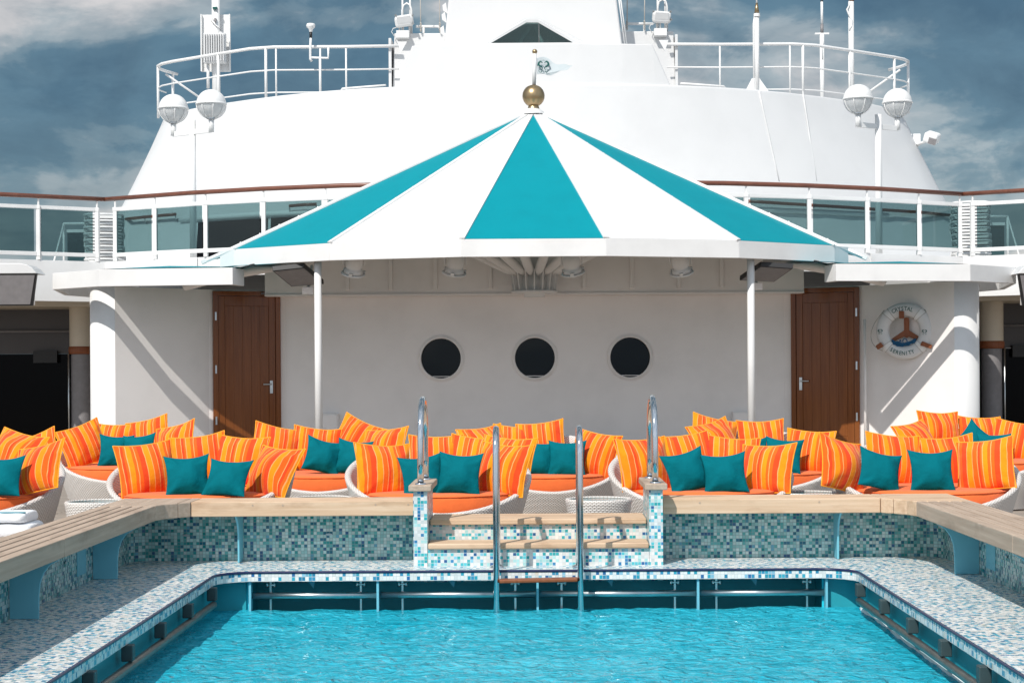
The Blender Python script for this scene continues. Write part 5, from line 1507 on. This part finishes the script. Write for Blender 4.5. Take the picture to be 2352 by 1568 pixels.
def wramp(f, stops):
    n = wnode('ShaderNodeValToRGB'); t.links.new(f, n.inputs[0]); r = n.color_ramp; r.interpolation = 'EASE'
    while len(r.elements) > 1: r.elements.remove(r.elements[-1])
    r.elements[0].position = stops[0][0]; r.elements[0].color = (*stops[0][1], 1)
    for p, c_ in stops[1:]: r.elements.new(p).color = (*c_, 1)
    return n.outputs[0]
def wmix(f, a, b, mode='MIX'):
    n = wnode('ShaderNodeMix', data_type='RGBA', blend_type=mode)
    for i, v in ((0, f), (6, a), (7, b)):
        if isinstance(v, (int, float)): n.inputs[i].default_value = v
        else: t.links.new(v, n.inputs[i])
    return n.outputs[2]
b1 = wnoise(4.2, (1, 1, 2.2), (.62, .2, .95), 7, .55, .3); b2 = wnoise(17, (1, 1, 2.0), (.3, .9, .1), 6, .6, .5)
mm = wnode('ShaderNodeMath', operation='MULTIPLY_ADD'); t.links.new(b2, mm.inputs[0]); mm.inputs[1].default_value = .20; mm2 = wnode('ShaderNodeMath', operation='MULTIPLY'); t.links.new(b1, mm2.inputs[0]); mm2.inputs[1].default_value = .80; t.links.new(mm2.outputs[0], mm.inputs[2])
base_n = mm.outputs[0]
cloud = wramp(base_n, [(.37, (.48, 1.18, 1.8)), (.45, (.80, 1.65, 2.3)), (.485, (1.5, 2.35, 2.9)), (.525, (3.2, 3.8, 4.1)), (.60, (6.4, 6.2, 6.1))])
det = wramp(wnoise(13, (1, 1, 1.8), (2.1, .7, .3), 6, .6, .8), [(.3, (.80, .82, .84)), (.7, (1.18, 1.16, 1.14))])
cloud = wmix(1.0, cloud, det, 'MULTIPLY')
# behind the viewer (towards the sun) brighter cloud is added to lift the ambient light
sep = wnode('ShaderNodeSeparateXYZ'); t.links.new(tc.outputs['Generated'], sep.inputs[0])
mr = wnode('ShaderNodeMapRange'); t.links.new(sep.outputs[1], mr.inputs[0]); mr.inputs[1].default_value = .35; mr.inputs[2].default_value = -.35; mr.inputs[3].default_value = 0; mr.inputs[4].default_value = .8
bright = wramp(wnoise(3, (1, 1, 1.6), (.9, .1, .4)), [(.35, (3.6, 5.2, 7.3)), (.62, (11.5, 12.0, 12.6))])
allc = wmix(mr.outputs[0], cloud, bright)
fin_ = wmix(.86, sky.outputs[0], allc)
t.links.new(fin_, bg.inputs[0])

cam = bpy.data.cameras.new('camera'); co = bpy.data.objects.new('camera', cam); C.objects.link(co)
cam.sensor_width = 36; cam.lens = FPX/3000*36; cam.shift_x = (1500-VX)/3000; cam.shift_y = (VY-1000)/3000
cam.clip_start = .1; cam.clip_end = 8000
co.matrix_world = Matrix.Translation((0, 0, CAMZ)) @ (Matrix.Rotation(PI/2, 4, 'X') @ Matrix.Rotation(-ROLL, 4, 'Z'))
sc = bpy.context.scene; sc.camera = co
sc.view_settings.view_transform = 'Standard'; sc.view_settings.look = 'None'; sc.view_settings.exposure = 0.04; sc.view_settings.gamma = 1
sc.render.engine = 'CYCLES'
sc.cycles.max_bounces = 10; sc.cycles.transparent_max_bounces = 12; sc.cycles.caustics_reflective = False; sc.cycles.caustics_refractive = True
sc.cycles.sample_clamp_indirect = 8
for ob in sc.objects:
    if ob.type == 'EMPTY': ob.empty_display_size = .1
